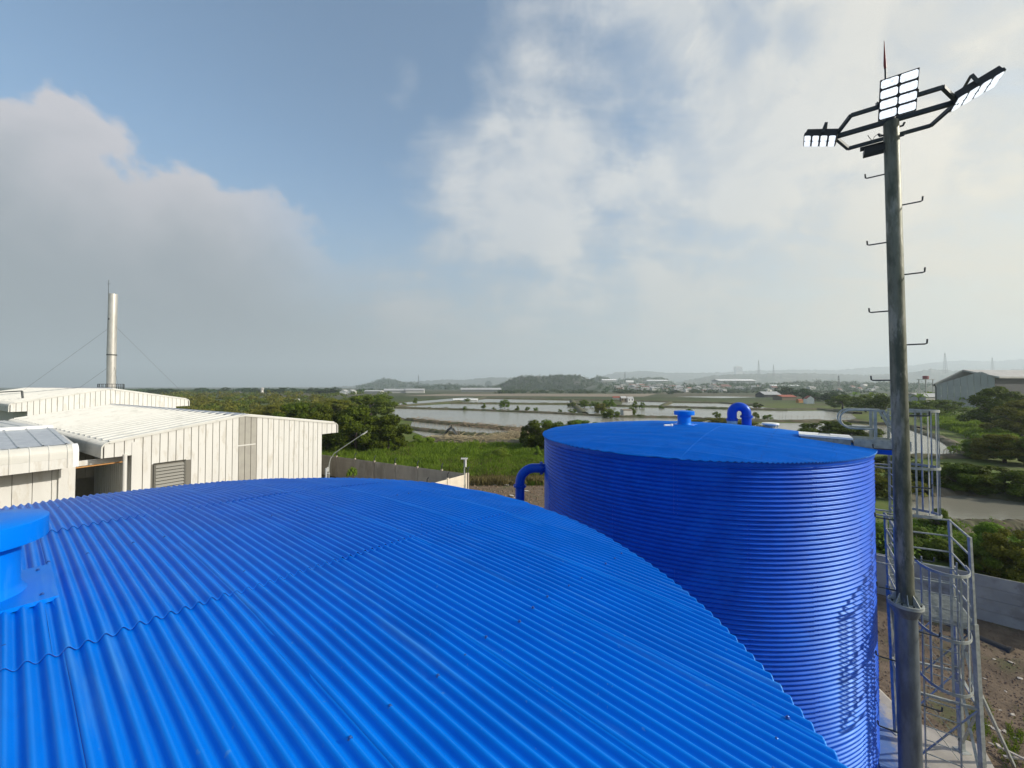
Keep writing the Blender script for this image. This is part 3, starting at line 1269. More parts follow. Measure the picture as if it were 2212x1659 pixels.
def rib_sheet(name, parent, o, fpt, n_long, l0, l1, profile, m, rib=.035, rw=.05, sp=.40):
    """sheet with raised ribs: profile points run across, ribs repeat along l"""
    b_ = MB()
    l = l0
    rows = []
    while l < l1 - 1e-6:
        e = min(l + sp, l1)
        for ll, hgt in ((l, 0), (l + rw * .5, rib), (l + rw * 1.1, rib), (l + rw * 1.6, 0)):
            if ll <= l1:
                rows.append((ll, hgt))
        l = e
    rows.append((l1, 0))
    v = []
    npf = len(profile)
    for ll, hgt in rows:
        for (s_, z_, ns, nz) in profile:
            p_ = fpt(s_ + ns * hgt, ll, z_ + nz * hgt) - o
            v.append(p_)
    f = []
    for i in range(len(rows) - 1):
        for j in range(npf - 1):
            a = i * npf + j
            f.append((a, a + 1, a + npf + 1, a + npf))
    b_.add(v, f)
    return b_.build(name, m, parent)


def shed(name, label, t0, t1, s0, s1, e0, e1, z_eave, z_ridge, sc, zb, panel_w=.41, openings=(), greys=None, nose=.86):
    o = bp((s0 + s1) / 2, t0, 0)
    root = empty(name, o)
    tag(root, label, 'industrial building')
    slopeL = (z_ridge - z_eave) / (sc - e0)
    slopeR = (z_ridge - z_eave) / (e1 - sc)

    def ztop(s):
        return z_ridge - (sc - s) * slopeL if s < sc else z_ridge - (s - sc) * slopeR
    # backing wall, then each cladding panel with a recessed joint between
    b_ = MB()
    pts = [(s0, zb), (s1, zb), (s1, ztop(s1) - .12), (sc, ztop(sc) - .12), (s0, ztop(s0) - .12)]
    b_.add([bp(s, t0 + .03, z) - o for s, z in pts] + [bp(s, t0 + .18, z) - o for s, z in pts],
           [(0, 1, 2, 3, 4), (9, 8, 7, 6, 5)] + [(i, 5 + i, 5 + (i + 1) % 5, (i + 1) % 5) for i in range(5)])
    b_.build('gable_backing', M['seam'], root)

    def panel(sa, sb, z0, gap=.021, m='cream', nm='wall_panel'):
        za, zc = ztop(sa) - .07, ztop(sb) - .07
        b_ = MB()
        q = []
        for t_ in (t0, t0 + .028):
            q += [bp(sa + gap, t_, z0) - o, bp(sb - gap, t_, z0) - o]
        lower = [q[0], q[1], q[3], q[2]]
        q = [bp(sa + gap, t0, za) - o, bp(sb - gap, t0, zc) - o, bp(sb - gap, t0 + .028, zc) - o, bp(sa + gap, t0 + .028, za) - o]
        b_.hexa(lower + q)
        return b_.build(nm, M[m], root)
    n = int(round((s1 - s0) / panel_w))
    for i in range(n):
        sa = s0 + (s1 - s0) * i / n
        sb = s0 + (s1 - s0) * (i + 1) / n
        m = 'cream'
        if greys and greys[0] <= (sa + sb) / 2 <= greys[1]:
            m = 'panel_grey'
        z0 = zb
        for (oa, ob_, oz0, oz1) in openings:
            if sb > oa + .05 and sa < ob_ - .05:
                z0 = oz1
        panel(sa, sb, z0, m=m)
    # overhanging eave ends: short panels
    for (a, c) in ((e0 + .10, s0), (s1, e1 - .10)):
        k = max(2, int(round(abs(c - a) / panel_w)))
        for i in range(k):
            sa, sb = a + (c - a) * i / k, a + (c - a) * (i + 1) / k
            panel(sa, sb, z_eave - nose, nm='eave_panel')
        b_ = MB()
        for zq in (0,):
            b_.hexa([bp(a, t0 + .03, z_eave - nose + .01) - o, bp(c, t0 + .03, z_eave - nose + .01) - o, bp(c, t0 + .10, z_eave - nose + .01) - o, bp(a, t0 + .10, z_eave - nose + .01) - o,
                     bp(a, t0 + .03, ztop(a) - .1) - o, bp(c, t0 + .03, ztop(c) - .1) - o, bp(c, t0 + .10, ztop(c) - .1) - o, bp(a, t0 + .10, ztop(a) - .1) - o])
        b_.build('eave_backing', M['seam'], root)
        b_ = MB()
        b_.hexa([bp(a, t0 + .11, z_eave - nose + .02) - o, bp(c, t0 + .11, z_eave - nose + .02) - o, bp(c, t1, z_eave - nose + .02) - o, bp(a, t1, z_eave - nose + .02) - o,
                 bp(a, t0 + .11, z_eave - nose + .06) - o, bp(c, t0 + .11, z_eave - nose + .06) - o, bp(c, t1, z_eave - nose + .06) - o, bp(a, t1, z_eave - nose + .06) - o])
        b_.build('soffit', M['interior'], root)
    # roof slopes with ribs, bullnose fascias
    nl = math.sqrt(1 + slopeL ** 2)
    nr = math.sqrt(1 + slopeR ** 2)
    rib_sheet('roof_slope', root, o, bp, 0, t0 - .02, t1, [(e0 + .32, z_eave + .32 * slopeL, -slopeL / nl, 1 / nl), (sc, z_ridge, -slopeL / nl, 1 / nl)], M['cream_roof'], rib=.10, rw=.15, sp=1.3)
    rib_sheet('roof_slope', root, o, bp, 0, t0 - .02, t1, [(sc, z_ridge, slopeR / nr, 1 / nr), (e1 - .32, z_eave + .32 * slopeR, slopeR / nr, 1 / nr)], M['cream_roof'], rib=.10, rw=.15, sp=1.3)

    def nose_prof(sg, e, sl):
        pr = []
        zt = z_eave + .32 * sl - .01
        rr_ = .34
        cx_, cz_ = e - sg * rr_, zt - rr_
        for a in range(90, -1, -15):
            pr.append((cx_ + sg * rr_ * math.cos(R(a)), cz_ + rr_ * math.sin(R(a)), sg * math.cos(R(a)), math.sin(R(a))))
        pr.append((e, z_eave - nose, sg, 0))
        return pr
    rib_sheet('bullnose_fascia', root, o, bp, 0, t0 - .02, t1, nose_prof(-1, e0, slopeL), M['cream_roof'], rib=.02, rw=.04, sp=.20)
    rib_sheet('bullnose_fascia', root, o, bp, 0, t0 - .02, t1, nose_prof(1, e1, slopeR), M['cream_roof'], rib=.02, rw=.04, sp=.20)
    # barge trim along the gable edge
    for (a, c, sl) in ((e0 + .34, sc, slopeL), (sc, e1 - .34, slopeR)):
        b_ = MB()
        za, zc = ztop(a), ztop(c)
        b_.hexa([bp(a, t0 - .05, za - .10) - o, bp(c, t0 - .05, zc - .10) - o, bp(c, t0 - .022, zc - .10) - o, bp(a, t0 - .022, za - .10) - o,
                 bp(a, t0 - .05, za + .05) - o, bp(c, t0 - .05, zc + .05) - o, bp(c, t0 - .022, zc + .05) - o, bp(a, t0 - .022, za + .05) - o])
        b_.hexa([bp(a, t0 - .021, za + .042) - o, bp(c, t0 - .021, zc + .042) - o, bp(c, t0 + .16, zc + .042) - o, bp(a, t0 + .16, za + .042) - o,
                 bp(a, t0 - .021, za + .052) - o, bp(c, t0 - .021, zc + .052) - o, bp(c, t0 + .16, zc + .052) - o, bp(a, t0 + .16, za + .052) - o])
        b_.build('barge_trim', M['cream_roof'], root)
    for sg, e, sl in ((-1, e0, slopeL), (1, e1, slopeR)):
        b_ = MB()
        pr = nose_prof(sg, e, sl)
        v = []
        for (s_, z_, ns, nz) in pr:
            for tt, k in ((t0 - .045, .025), (t0 - .045, -.05), (t0 + .01, .025)):
                v.append(bp(s_ + ns * k, tt, z_ + nz * k) - o)
        f = []
        for i in range(len(pr) - 1):
            f.append((3 * i, 3 * i + 1, 3 * i + 4, 3 * i + 3))
            f.append((3 * i + 2, 3 * i, 3 * i + 3, 3 * i + 5))
        b_.add(v, f)
        b_.build('bullnose_trim', M['cream_roof'], root)
    # ridge cap
    b_ = MB()
    pr = [(sc - .34, z_ridge - .34 * slopeL + .045), (sc - .10, z_ridge + .07), (sc, z_ridge + .13), (sc + .10, z_ridge + .07), (sc + .34, z_ridge - .34 * slopeR + .045)]
    v = [bp(s_, t0 - .06, z_) - o for s_, z_ in pr] + [bp(s_, t1, z_) - o for s_, z_ in pr]
    b_.add(v, [(i, i + 1, 6 + i, 5 + i) for i in range(4)] + [(4, 3, 2, 1, 0)])
    b_.build('ridge_cap', M['ridge_grey'], root)
    # side and back walls
    for nm, s_, m in (('side_wall', s0, 'cream'), ('side_wall', s1, 'cream')):
        sg = -1 if s_ == s0 else 1
        prof = [(s_, zb, sg, 0), (s_, z_eave - nose + .1, sg, 0)]
        rib_sheet(nm, root, o, bp, 0, t0 + .2, t1, prof, M[m], rib=.03, rw=.05, sp=.40)
    b_ = MB()
    b_.hexa([bp(s0, t1 - .15, zb) - o, bp(s1, t1 - .15, zb) - o, bp(s1, t1, zb) - o, bp(s0, t1, zb) - o,
             bp(s0, t1 - .15, z_eave - .1) - o, bp(s1, t1 - .15, z_eave - .1) - o, bp(s1, t1, z_eave - .1) - o, bp(s0, t1, z_eave - .1) - o])
    b_.build('back_wall', M['cream'], root)
    return root, o


# front shed with the louvred opening
LS0, LS1, LZ0, LZ1 = -4.92, -3.28, 2.2, 4.12
shedA, oA = shed('gabled_shed', 'cream metal gabled shed with the grey louvre, right behind the foreground tank', 0, 32, -5.85, 6.35, -7.25, 7.85, 5.70, 6.90, .2, 0,
                 openings=((LS0, LS1, LZ0, LZ1),), greys=(-.35, .95))
b = MB()
b.hexa([bp(LS0, -.005, LZ1 - .04) - oA, bp(LS1, -.005, LZ1 - .04) - oA, bp(LS1, .06, LZ1 - .04) - oA, bp(LS0, .06, LZ1 - .04) - oA,
        bp(LS0, -.06, LZ1 + .05) - oA, bp(LS1, -.06, LZ1 + .05) - oA, bp(LS1, .06, LZ1 + .05) - oA, bp(LS0, .06, LZ1 + .05) - oA])
lv = b.build('louvre_head', M['louvre'], shedA)
for s_ in (LS0, LS1 - .10):
    b = MB()
    b.hexa([bp(s_, -.05, 0) - oA, bp(s_ + .10, -.05, 0) - oA, bp(s_ + .10, .02, 0) - oA, bp(s_, .02, 0) - oA,
            bp(s_, -.05, LZ1 - .045) - oA, bp(s_ + .10, -.05, LZ1 - .045) - oA, bp(s_ + .10, .02, LZ1 - .045) - oA, bp(s_, .02, LZ1 - .045) - oA])
    b.build('louvre_jamb', M['louvre'], shedA)
for i in range(9):
    z = LZ1 - .12 - i * .205
    b = MB()
    b.hexa([bp(LS0 + .105, -.075, z - .15) - oA, bp(LS1 - .105, -.075, z - .15) - oA, bp(LS1 - .105, -.055, z - .16) - oA, bp(LS0 + .105, -.055, z - .16) - oA,
            bp(LS0 + .105, .0, z) - oA, bp(LS1 - .105, .0, z) - oA, bp(LS1 - .105, .02, z - .01) - oA, bp(LS0 + .105, .02, z - .01) - oA])
    b.build('louvre_slat', M['louvre'], shedA)
# grey panel strip has a pale rail across it
b = MB()
b.hexa([bp(-.40, -.012, 4.62) - oA, bp(.98, -.012, 4.62) - oA, bp(.98, -.001, 4.62) - oA, bp(-.40, -.001, 4.62) - oA,
        bp(-.40, -.012, 4.70) - oA, bp(.98, -.012, 4.70) - oA, bp(.98, -.001, 4.70) - oA, bp(-.40, -.001, 4.70) - oA])
b.build('cross_rail', M['cream'], shedA)
# downpipe under the left eave and corner post
b = MB()
b.tube([bp(-6.25, -.02, 0) - oA, bp(-6.25, -.02, 4.95) - oA], .10, 16)
b.build('downpipe', M['cream'], shedA, True)
b = MB()
b.hexa([bp(-5.95, -.03, 0) - oA, bp(-5.66, -.03, 0) - oA, bp(-5.66, -.002, 0) - oA, bp(-5.95, -.002, 0) - oA,
        bp(-5.95, -.03, 5.62) - oA, bp(-5.66, -.03, 5.67) - oA, bp(-5.66, -.002, 5.67) - oA, bp(-5.95, -.002, 5.62) - oA])
b.build('corner_trim', M['cream'], shedA)

shedB, oB = shed('gabled_shed', 'cream metal gabled shed furthest back, below the chimney stack', 32.1, 82, -6.0, 6.3, -7.2, 7.7, 7.30, 8.78, .1, 0)

# low front block with the curved fascia at the left edge
root = empty('canopy_block', bp(-18, -.6, 0))
tag(root, 'low cream block with grey ribbed roof and curved fascia at the left edge', 'industrial building')
o0 = Vector(root.location)
SE = -8.72


def bq(l, t, z):
    return bp(l, t, z)


fz_t, fz_b = 5.98, 4.80
# wall panels under the canopy
k = 0
s = -30.0
while s < -8.9:
    b = MB()
    b.hexa([bp(s + .012, -.60, 0) - o0, bp(s + .638, -.60, 0) - o0, bp(s + .638, -.57, 0) - o0, bp(s + .012, -.57, 0) - o0,
            bp(s + .012, -.60, 4.72) - o0, bp(s + .638, -.60, 4.72) - o0, bp(s + .638, -.57, 4.72) - o0, bp(s + .012, -.57, 4.72) - o0])
    b.build('wall_panel', M['cream'], root)
    s += .65
b = MB()
b.hexa([bp(-30, -.565, 0) - o0, bp(-8.9, -.565, 0) - o0, bp(-8.9, -.4, 0) - o0, bp(-30, -.4, 0) - o0,
        bp(-30, -.565, 4.9) - o0, bp(-8.9, -.565, 4.9) - o0, bp(-8.9, -.4, 4.9) - o0, bp(-30, -.4, 4.9) - o0])
b.build('wall_backing', M['seam'], root)
for (sa, sb, ta, tb) in ((-8.98, -8.62, -.72, -.40), (-8.60, -8.36, -.62, -.40)):
    b = MB()
    b.hexa([bp(sa, ta, 0) - o0, bp(sb, ta, 0) - o0, bp(sb, tb, 0) - o0, bp(sa, tb, 0) - o0,
            bp(sa, ta, 4.86) - o0, bp(sb, ta, 4.86) - o0, bp(sb, tb, 4.86) - o0, bp(sa, tb, 4.86) - o0])
    b.build('corner_post', M['cream'], root)
b = MB()
b.hexa([bp(-30, -1.9, 4.84) - o0, bp(SE, -1.9, 4.84) - o0, bp(SE, -.62, 4.84) - o0, bp(-30, -.62, 4.84) - o0,
        bp(-30, -1.9, 4.90) - o0, bp(SE, -1.9, 4.90) - o0, bp(SE, -.62, 4.90) - o0, bp(-30, -.62, 4.90) - o0])
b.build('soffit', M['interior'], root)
# right-hand end wall going back
b = MB()
b.hexa([bp(-8.6, -.39, 0) - o0, bp(-8.4, -.39, 0) - o0, bp(-8.4, 2.2, 0) - o0, bp(-8.6, 2.2, 0) - o0,
        bp(-8.6, -.39, 5.9) - o0, bp(-8.4, -.39, 5.9) - o0, bp(-8.4, 2.2, 6.2) - o0, bp(-8.6, 2.2, 6.2) - o0])
b.build('end_wall', M['cream'], root)


def swap(fn):
    return lambda a, l, z: fn(l, a, z)


pr = []
for a in range(90, -1, -10):
    pr.append((-2.0 + .42 - .42 * math.cos(R(a)), fz_t - .42 + .42 * math.sin(R(a)), -math.cos(R(a)), math.sin(R(a))))
pr.append((-2.0, 5.30, -1, 0))
rib_sheet('curved_fascia', root, o0, swap(bp), 0, -30, SE, pr, M['cream_roof'], rib=.03, rw=.05, sp=.62)
rib_sheet('lower_fascia', root, o0, swap(bp), 0, -30, SE, [(-2.0, 5.296, -1, 0), (-2.0, fz_b, -1, 0)], M['cream'], rib=.03, rw=.05, sp=.62)
# fine horizontal crimps in the bend
for i in range(7):
    a = R(12 + i * 9)
    b = MB()
    c0_ = (-1.58 - .425 * math.cos(a), fz_t - .42 + .425 * math.sin(a))
    b.bar(bp(-30, *c0_) - o0, bp(SE, *c0_) - o0, .012, .012)
    b.build('crimp', M['cream_roof'], root)
b = MB()
v = []
pe = [(pr[i][0], pr[i][1]) for i in range(len(pr))] + [(-2.0, fz_b)]
for t_, z_ in pe:
    v += [bp(SE, t_ - .02, z_ + .02) - o0, bp(SE + .22, t_ - .02, z_ + .02) - o0, bp(SE + .22, t_ + .16, z_ - .04) - o0]
f = []
for i in range(len(pe) - 1):
    f += [(3 * i, 3 * i + 3, 3 * i + 4, 3 * i + 1), (3 * i + 1, 3 * i + 4, 3 * i + 5, 3 * i + 2)]
b.add(v, f)
b.build('end_trim', M['white'], root)
zr = 6.62
sl = (zr - fz_t) / (3.0 + 1.58)
nn = math.sqrt(1 + sl * sl)
rib_sheet('front_roof', root, o0, swap(bp), 0, -30, SE + .02, [(-1.58, fz_t + .02, -sl / nn, 1 / nn), (3.0, zr, -sl / nn, 1 / nn)], M['roof_grey'], rib=.05, rw=.07, sp=.78)
b = MB()
b.hexa([bp(-30, 2.85, zr - .05) - o0, bp(SE + .05, 2.85, zr - .05) - o0, bp(SE + .05, 3.25, zr - .05) - o0, bp(-30, 3.25, zr - .05) - o0,
        bp(-30, 2.9, zr + .11) - o0, bp(SE + .05, 2.9, zr + .11) - o0, bp(SE + .05, 3.2, zr + .13) - o0, bp(-30, 3.2, zr + .13) - o0])
b.build('ridge_trim', M['white'], root)
rib_sheet('back_roof', root, o0, swap(bp), 0, -30, SE - .25, [(3.26, zr + .02, 0, 1), (17.0, zr - .22, 0, 1)], M['cream_roof'], rib=.04, rw=.06, sp=.60)
b = MB()
b.hexa([bp(-30, 16.9, 0) - o0, bp(SE - .4, 16.9, 0) - o0, bp(SE - .4, 17.0, 0) - o0, bp(-30, 17.0, 0) - o0,
        bp(-30, 16.9, 6.3) - o0, bp(SE - .4, 16.9, 6.3) - o0, bp(SE - .4, 17.0, 6.3) - o0, bp(-30, 17.0, 6.3) - o0])
b.build('back_wall', M['cream'], root)

# recessed bay between the two: lintel, orange pipe and inner wall
root = empty('recessed_bay', bp(-7.2, 3, 0))
tag(root, 'shaded recessed bay with an orange pipe between the two cream buildings', 'bay')
o0 = Vector(root.location)
b = MB()
b.hexa([bp(-8.35, .9, 4.42) - o0, bp(-5.9, .9, 4.42) - o0, bp(-5.9, 1.0, 4.42) - o0, bp(-8.35, 1.0, 4.42) - o0,
        bp(-8.35, .9, 4.72) - o0, bp(-5.9, .9, 4.72) - o0, bp(-5.9, 1.0, 4.72) - o0, bp(-8.35, 1.0, 4.72) - o0])
b.build('lintel', M['cream'], root)
b = MB()
b.tube([bp(-8.3, .6, 4.38) - o0, bp(-6.1, .6, 4.42) - o0], .045, 10)
b.build('orange_pipe', M['orange'], root, True)
for i in range(5):
    sa = -8.35 + i * .40
    b = MB()
    b.hexa([bp(sa + .01, 5.9, 2.9) - o0, bp(sa + .39, 5.9, 2.9) - o0, bp(sa + .39, 5.95, 2.9) - o0, bp(sa + .01, 5.95, 2.9) - o0,
            bp(sa + .01, 5.9, 4.9) - o0, bp(sa + .39, 5.9, 4.9) - o0, bp(sa + .39, 5.95, 4.9) - o0, bp(sa + .01, 5.95, 4.9) - o0])
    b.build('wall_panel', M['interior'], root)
b = MB()
b.tube([bp(-7.6, 5.7, 0) - o0, bp(-7.6, 5.7, 2.9) - o0], .11, 12)
b.build('inner_post', M['interior'], root)
b = MB()
b.hexa([bp(-8.4, 8.0, 0) - o0, bp(-5.9, 8.0, 0) - o0, bp(-5.9, 8.1, 0) - o0, bp(-8.4, 8.1, 0) - o0,
        bp(-8.4, 8.0, 5.0) - o0, bp(-5.9, 8.0, 5.0) - o0, bp(-5.9, 8.1, 5.0) - o0, bp(-8.4, 8.1, 5.0) - o0])
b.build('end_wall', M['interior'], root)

# pipe handrail on the far roof
p0 = at(-14, 848, 46)
p1 = at(47.5, 844.5, 44)
p2 = at(50, 862, 44)
root = empty('roof_handrail', (p2.x, p2.y, p2.z))
tag(root, 'dark blue pipe handrail standing on the roof at the left edge', 'handrail')
b = MB()
b.tube([p0 - p2, p1 - p2], .06, 8)
b.build('top_rail', M['dark_steel'], root)
b = MB()
b.tube([p1 - p2, Vector((0, 0, -.3))], .09, 8)
b.build('rail_post', M['dark_steel'], root)

# ------------------------------------------------------------------ CHIMNEY STACK
cs = Vector((-53.6, 52.0, 0))
root = empty('chimney_stack', cs)
tag(root, 'tall pale steel chimney stack with guy wires behind the far shed roof', 'chimney')
ZT = 21.45
b = MB()
b.tube([(0, 0, 0), (0, 0, 13.2)], .46, 40)
b.build('lower_flue', M['steel_stack'], root, True)
b = MB()
b.lathe([(.455, 13.32), (.455, ZT), (.41, ZT), (.41, ZT - 1)], 40)
b.build('upper_flue', M['steel_stack'], root, True)
b = MB()
b.lathe([(.43, 13.2), (.52, 13.2), (.52, 13.32), (.43, 13.32)], 40)
b.build('joint_flange', M['dark_steel'], root)
rd = Vector((-.52, -.1, 0))
b = MB()
b.tube([rd + Vector((0, 0, 9)), rd + Vector((-.05, 0, 14)), rd + Vector((0, 0, ZT + 1.9))], .022, 6)
b.build('lightning_conductor', M['dark_steel'], root)
b = MB()
b.tube([rd + Vector((-.22, 0, ZT + 1.35)), rd + Vector((.22, 0, ZT + 1.35))], .018, 6)
b.build('rod_cross', M['dark_steel'], root)
for (z0_, sx_, e_) in ((16.9, -.42, at(52, 842, 56)), (17.1, .42, at(388, 842, 56)), (11.6, -.42, at(160, 846, 54)), (11.6, .42, at(256, 842, 50))):
    b = MB()
    b.tube([(sx_, 0, z0_), e_ - cs], .011, 5)
    b.build('guy_wire', M['dark_steel'], root)
b = MB()
b.box((-.06, -.50, 17.9), (.06, -.44, 18.15))
b.build('guy_lug', M['dark_steel'], root)
# service platform with bars around the foot
for z in (9.35, 8.95):
    b = MB()
    b.tube([(1.25 * math.cos(R(a)), 1.25 * math.sin(R(a)), z) for a in range(0, 360, 30)], .035, 6, True)
    b.build('platform_rail', M['dark_steel'], root)
for a in range(0, 360, 20):
    b = MB()
    x, y = 1.25 * math.cos(R(a)), 1.25 * math.sin(R(a))
    b.tube([(x, y, 8.0), (x, y, 9.35)], .03, 6)
    b.build('platform_post', M['dark_steel'], root)


# ------------------------------------------------------------------ PRECAST FENCES
def panel_fence(name, label, a, b_, nb, rows, rh, m, arms=True, z0=0.0, lastm=None):
    a, b_ = Vector(a), Vector(b_)
    a.z = b_.z = 0
    root = empty(name, a)
    tag(root, label, 'wall')
    d = (b_ - a)
    L = d.length / nb
    d.normalize()
    n_ = Vector((-d.y, d.x, 0))
    rot = math.atan2(d.y, d.x)
    pb = MB()
    pb.box((.075, -.025, .014), (L - .075, .025, rh - .014))
    pb.box((.076, -.014, .001), (L - .076, .014, rh - .001))
    pm = pb.mesh('panel', M[m])
    qb = MB()
    H = rows * rh
    qb.box((-.07, -.075, 0), (.07, .075, H + .10))
    qm = qb.mesh('post', M[m])
    ab = MB()
    ab.tube([(0, 0, H + .05), (0, 0, H + .38), (0, .16, H + .55)], .04, 6)
    am = ab.mesh('bracket_arm', M['dark_steel'])
    rr = random.Random(5)
    for i in range(nb + 1):
        o_ = link('post', qm, root, d * (L * i) + Vector((0, 0, z0)))
        o_.rotation_euler = (rr.uniform(-.008, .008), rr.uniform(-.008, .008), rot)
        if arms:
            k_ = link('bracket_arm', am, o_)
        if i < nb:
            for r_ in range(rows):
                o_ = link('panel', pm, root, d * (L * i) + Vector((0, 0, z0 + r_ * rh)) + n_ * rr.uniform(-.012, .012))
                o_.rotation_euler = (rr.uniform(-.012, .012), 0, rot)
    return root


fa = Vector((-22.2, 41.6, 0))
fc = Vector((-3.55, 31.35, 0))
panel_fence('panel_fence', 'long shaded grey precast concrete wall with bracket arms beyond the shed', fa, fc, 8, 5, .40, 'fence')
fe = Vector((-8.4, 24.5, 0))
panel_fence('panel_fence', 'short sunlit cream concrete wall joining the corner post', fc + Vector((-.14, -.2, 0)), fe, 4, 5, .405, 'fence_white')
wa = Vector((9.2, 21.5, 0))
wb = Vector((22.4, 9.9, 0))
panel_fence('panel_fence', 'grey concrete panel wall behind the ladder tower at the right edge', wa, wb, 7, 5, .42, 'fence_grey', arms=False)
# low kerb beam continuing the fence line
b = MB()
k0, k1 = fc + Vector((.15, -.08, 0)), Vector((9.1, 21.65, 0))
b.bar(k0 + Vector((0, 0, .06)), k1 + Vector((0, 0, .06)), .18, .24)
o = b.build('kerb_beam', M['fence_white'])
tag(o, 'low pale concrete kerb running right from the sunlit wall corner', 'kerb')

# street lamp with a long curved arm, white pipe post, camera pole
base = G(712, 1046)
base = Vector((at(710.5, 1000, 36).x, 36.0, 0))
root = empty('street_lamp', base)
tag(root, 'thin grey street lamp with curved arm leaning right beside the shed corner', 'street lamp')
hd = at(783, 938, 37.0) - base
top = at(711, 1005, 36) - base
b = MB()
b.tube([(0, 0, 0), (0, 0, top.z - .1), (.10, .03, top.z + .55), (.45, .12, top.z + 1.10), hd * .999], [.07, .055, .042, .036, .03], 10)
b.build('pole', M['galv'], root, True)
dv = (hd - Vector((.45, .12, top.z + 1.10))).normalized()
b = MB()
b.bar(hd - dv * .2, hd + dv * .55, .20, .08)
lh = b.build('lamp_head', M['galv'], root)
b = MB()
b.bar(hd + dv * .1 - Vector((0, 0, .07)), hd + dv * .5 - Vector((0, 0, .07)), .18, .04)
b.build('lens', M['white'], lh)
b = MB()
b.box((-.14, -.12, 1.2), (-.02, .12, 1.6))
b.build('fuse_box', M['white'], root)

c = at(704.5, 1012, 34.5)
root = empty('pipe_post', (c.x, c.y, 0))
tag(root, 'short pale pipe post left of the street lamp', 'post')
b = MB()
b.tube([(0, 0, 0), (0, 0, c.z)], .10, 14)
b.build('pipe', M['roof_grey'], root, True)
b = MB()
b.tube([(0, 0, c.z - .45), (.32, 0, c.z - .45)], .05, 10)
b.build('branch', M['roof_grey'], root, True)

c = at(1003, 992, 31.0)
root = empty('camera_pole', (c.x, c.y, 0))
tag(root, 'slim pole with a small white fitting on top at the wall corner', 'pole')
b = MB()
b.tube([(0, 0, 0), (0, 0, c.z)], .055, 12)
b.build('pole', M['galv'], root, True)
b = MB()
b.box((-.26, -.06, c.z), (.26, .06, c.z + .10))
b.build('cross_head', M['white'], root)
b = MB()
b.tube([(.10, 0, c.z - .02), (.10, 0, c.z - .6)], .07, 10)
b.build('camera_housing', M['white'], root)

# ------------------------------------------------------------------ FOLIAGE
def unit(n):
    d = rng.normal(size=(n, 3))
    return d / np.linalg.norm(d, axis=1)[:, None]


def leaves(blobs, n, size, up=.25, asp=.55, inner=.5):
    """n quads scattered through ellipsoidal clumps; returns verts, faces"""
    B = np.array(blobs, float)
    wgt = (B[:, 3] * B[:, 4] * B[:, 5]) ** .66
    idx = rng.choice(len(B), n, p=wgt / wgt.sum())
    d = unit(n)
    rad = inner + (1.06 - inner) * rng.random(n) ** .6
    pos = B[idx, :3] + d * B[idx, 3:6] * rad[:, None]
    nr_ = d + .75 * unit(n) + np.array([0, 0, up])
    nr_ /= np.linalg.norm(nr_, axis=1)[:, None]
    t1 = np.cross(nr_, unit(n))
    t1 /= np.linalg.norm(t1, axis=1)[:, None]
    t2 = np.cross(nr_, t1)
    sz = size * (.55 + .9 * rng.random(n))
    a = t1 * sz[:, None] * .5
    b_ = t2 * (sz * asp)[:, None] * .5
    V = np.stack([pos - a, pos + b_ - a * .1, pos + a, pos - b_ - a * .1], 1).reshape(-1, 3)
    Fc = np.arange(4 * n).reshape(-1, 4)
    return V, Fc


def crown_blobs(kind, seed):
    r_ = np.random.default_rng(seed)
    bl = []
    if kind == 'round':
        for i in range(26):
            d = r_.normal(size=3)
            d /= np.linalg.norm(d)
            rr_ = r_.uniform(.12, .34)
            bl.append((d[0] * rr_, d[1] * rr_, .62 + d[2] * rr_ * .75, *(r_.uniform(.09, .17, 3) * (1, 1, .85))))
    elif kind == 'mangrove':
        for i in range(44):
            th = r_.uniform(0, 6.283)
            q = math.sqrt(r_.random()) * .42
            hmax = .92 * math.sqrt(max(0.05, 1 - (q / .50) ** 2))
            z = r_.uniform(.08, 1) ** .7 * hmax
            s_ = r_.uniform(.07, .14)
            bl.append((q * math.cos(th), q * math.sin(th), z, s_, s_, s_ * .8))
    elif kind == 'bush':
        for i in range(16):
            th = r_.uniform(0, 6.283)
            q = math.sqrt(r_.random()) * .36
            z = .12 + r_.random() * .72 * (1 - (q / .5) ** 2)
            s_ = r_.uniform(.08, .17)
            bl.append((q * math.cos(th), q * math.sin(th), z, s_, s_, s_))
    elif kind == 'flat':
        for i in range(30):
            th = r_.uniform(0, 6.283)
            q = math.sqrt(r_.random()) * .40
            z = .58 + .30 * (1 - (q / .45) ** 2) * r_.uniform(.4, 1)
            s_ = r_.uniform(.07, .14)
            bl.append((q * math.cos(th), q * math.sin(th), z, s_, s_, s_ * .8))
    return bl


def trunk_mesh(kind, seed):
    r_ = random.Random(seed)
    b_ = MB()
    hh = {'round': .55, 'mangrove': .55, 'bush': .40, 'flat': .62}[kind]
    b_.tube([(0, 0, -.02), (.01, .0, hh * .5), (-.01, .02, hh)], [.032, .024, .014], 7)
    for i in range(6):
        th = r_.uniform(0, 6.28)
        z = hh * r_.uniform(.35, .9)
        e = Vector((math.cos(th) * .27, math.sin(th) * .27, z + r_.uniform(.10, .25)))
        b_.tube([(0, 0, z), e * .55 + Vector((0, 0, z * .42)), e], [.014, .009, .004], 5)
    return b_.mesh('trunk', M['bark'], True)


PROTO = {}


def proto(kind, leafm, seed, n, size):
    key = (kind, leafm, seed, n)
    if key not in PROTO:
        V, Fc = leaves(crown_blobs(kind, seed), n, size)
        PROTO[key] = (mesh('crown', V, Fc, M[leafm]), trunk_mesh(kind, seed))
    return PROTO[key]


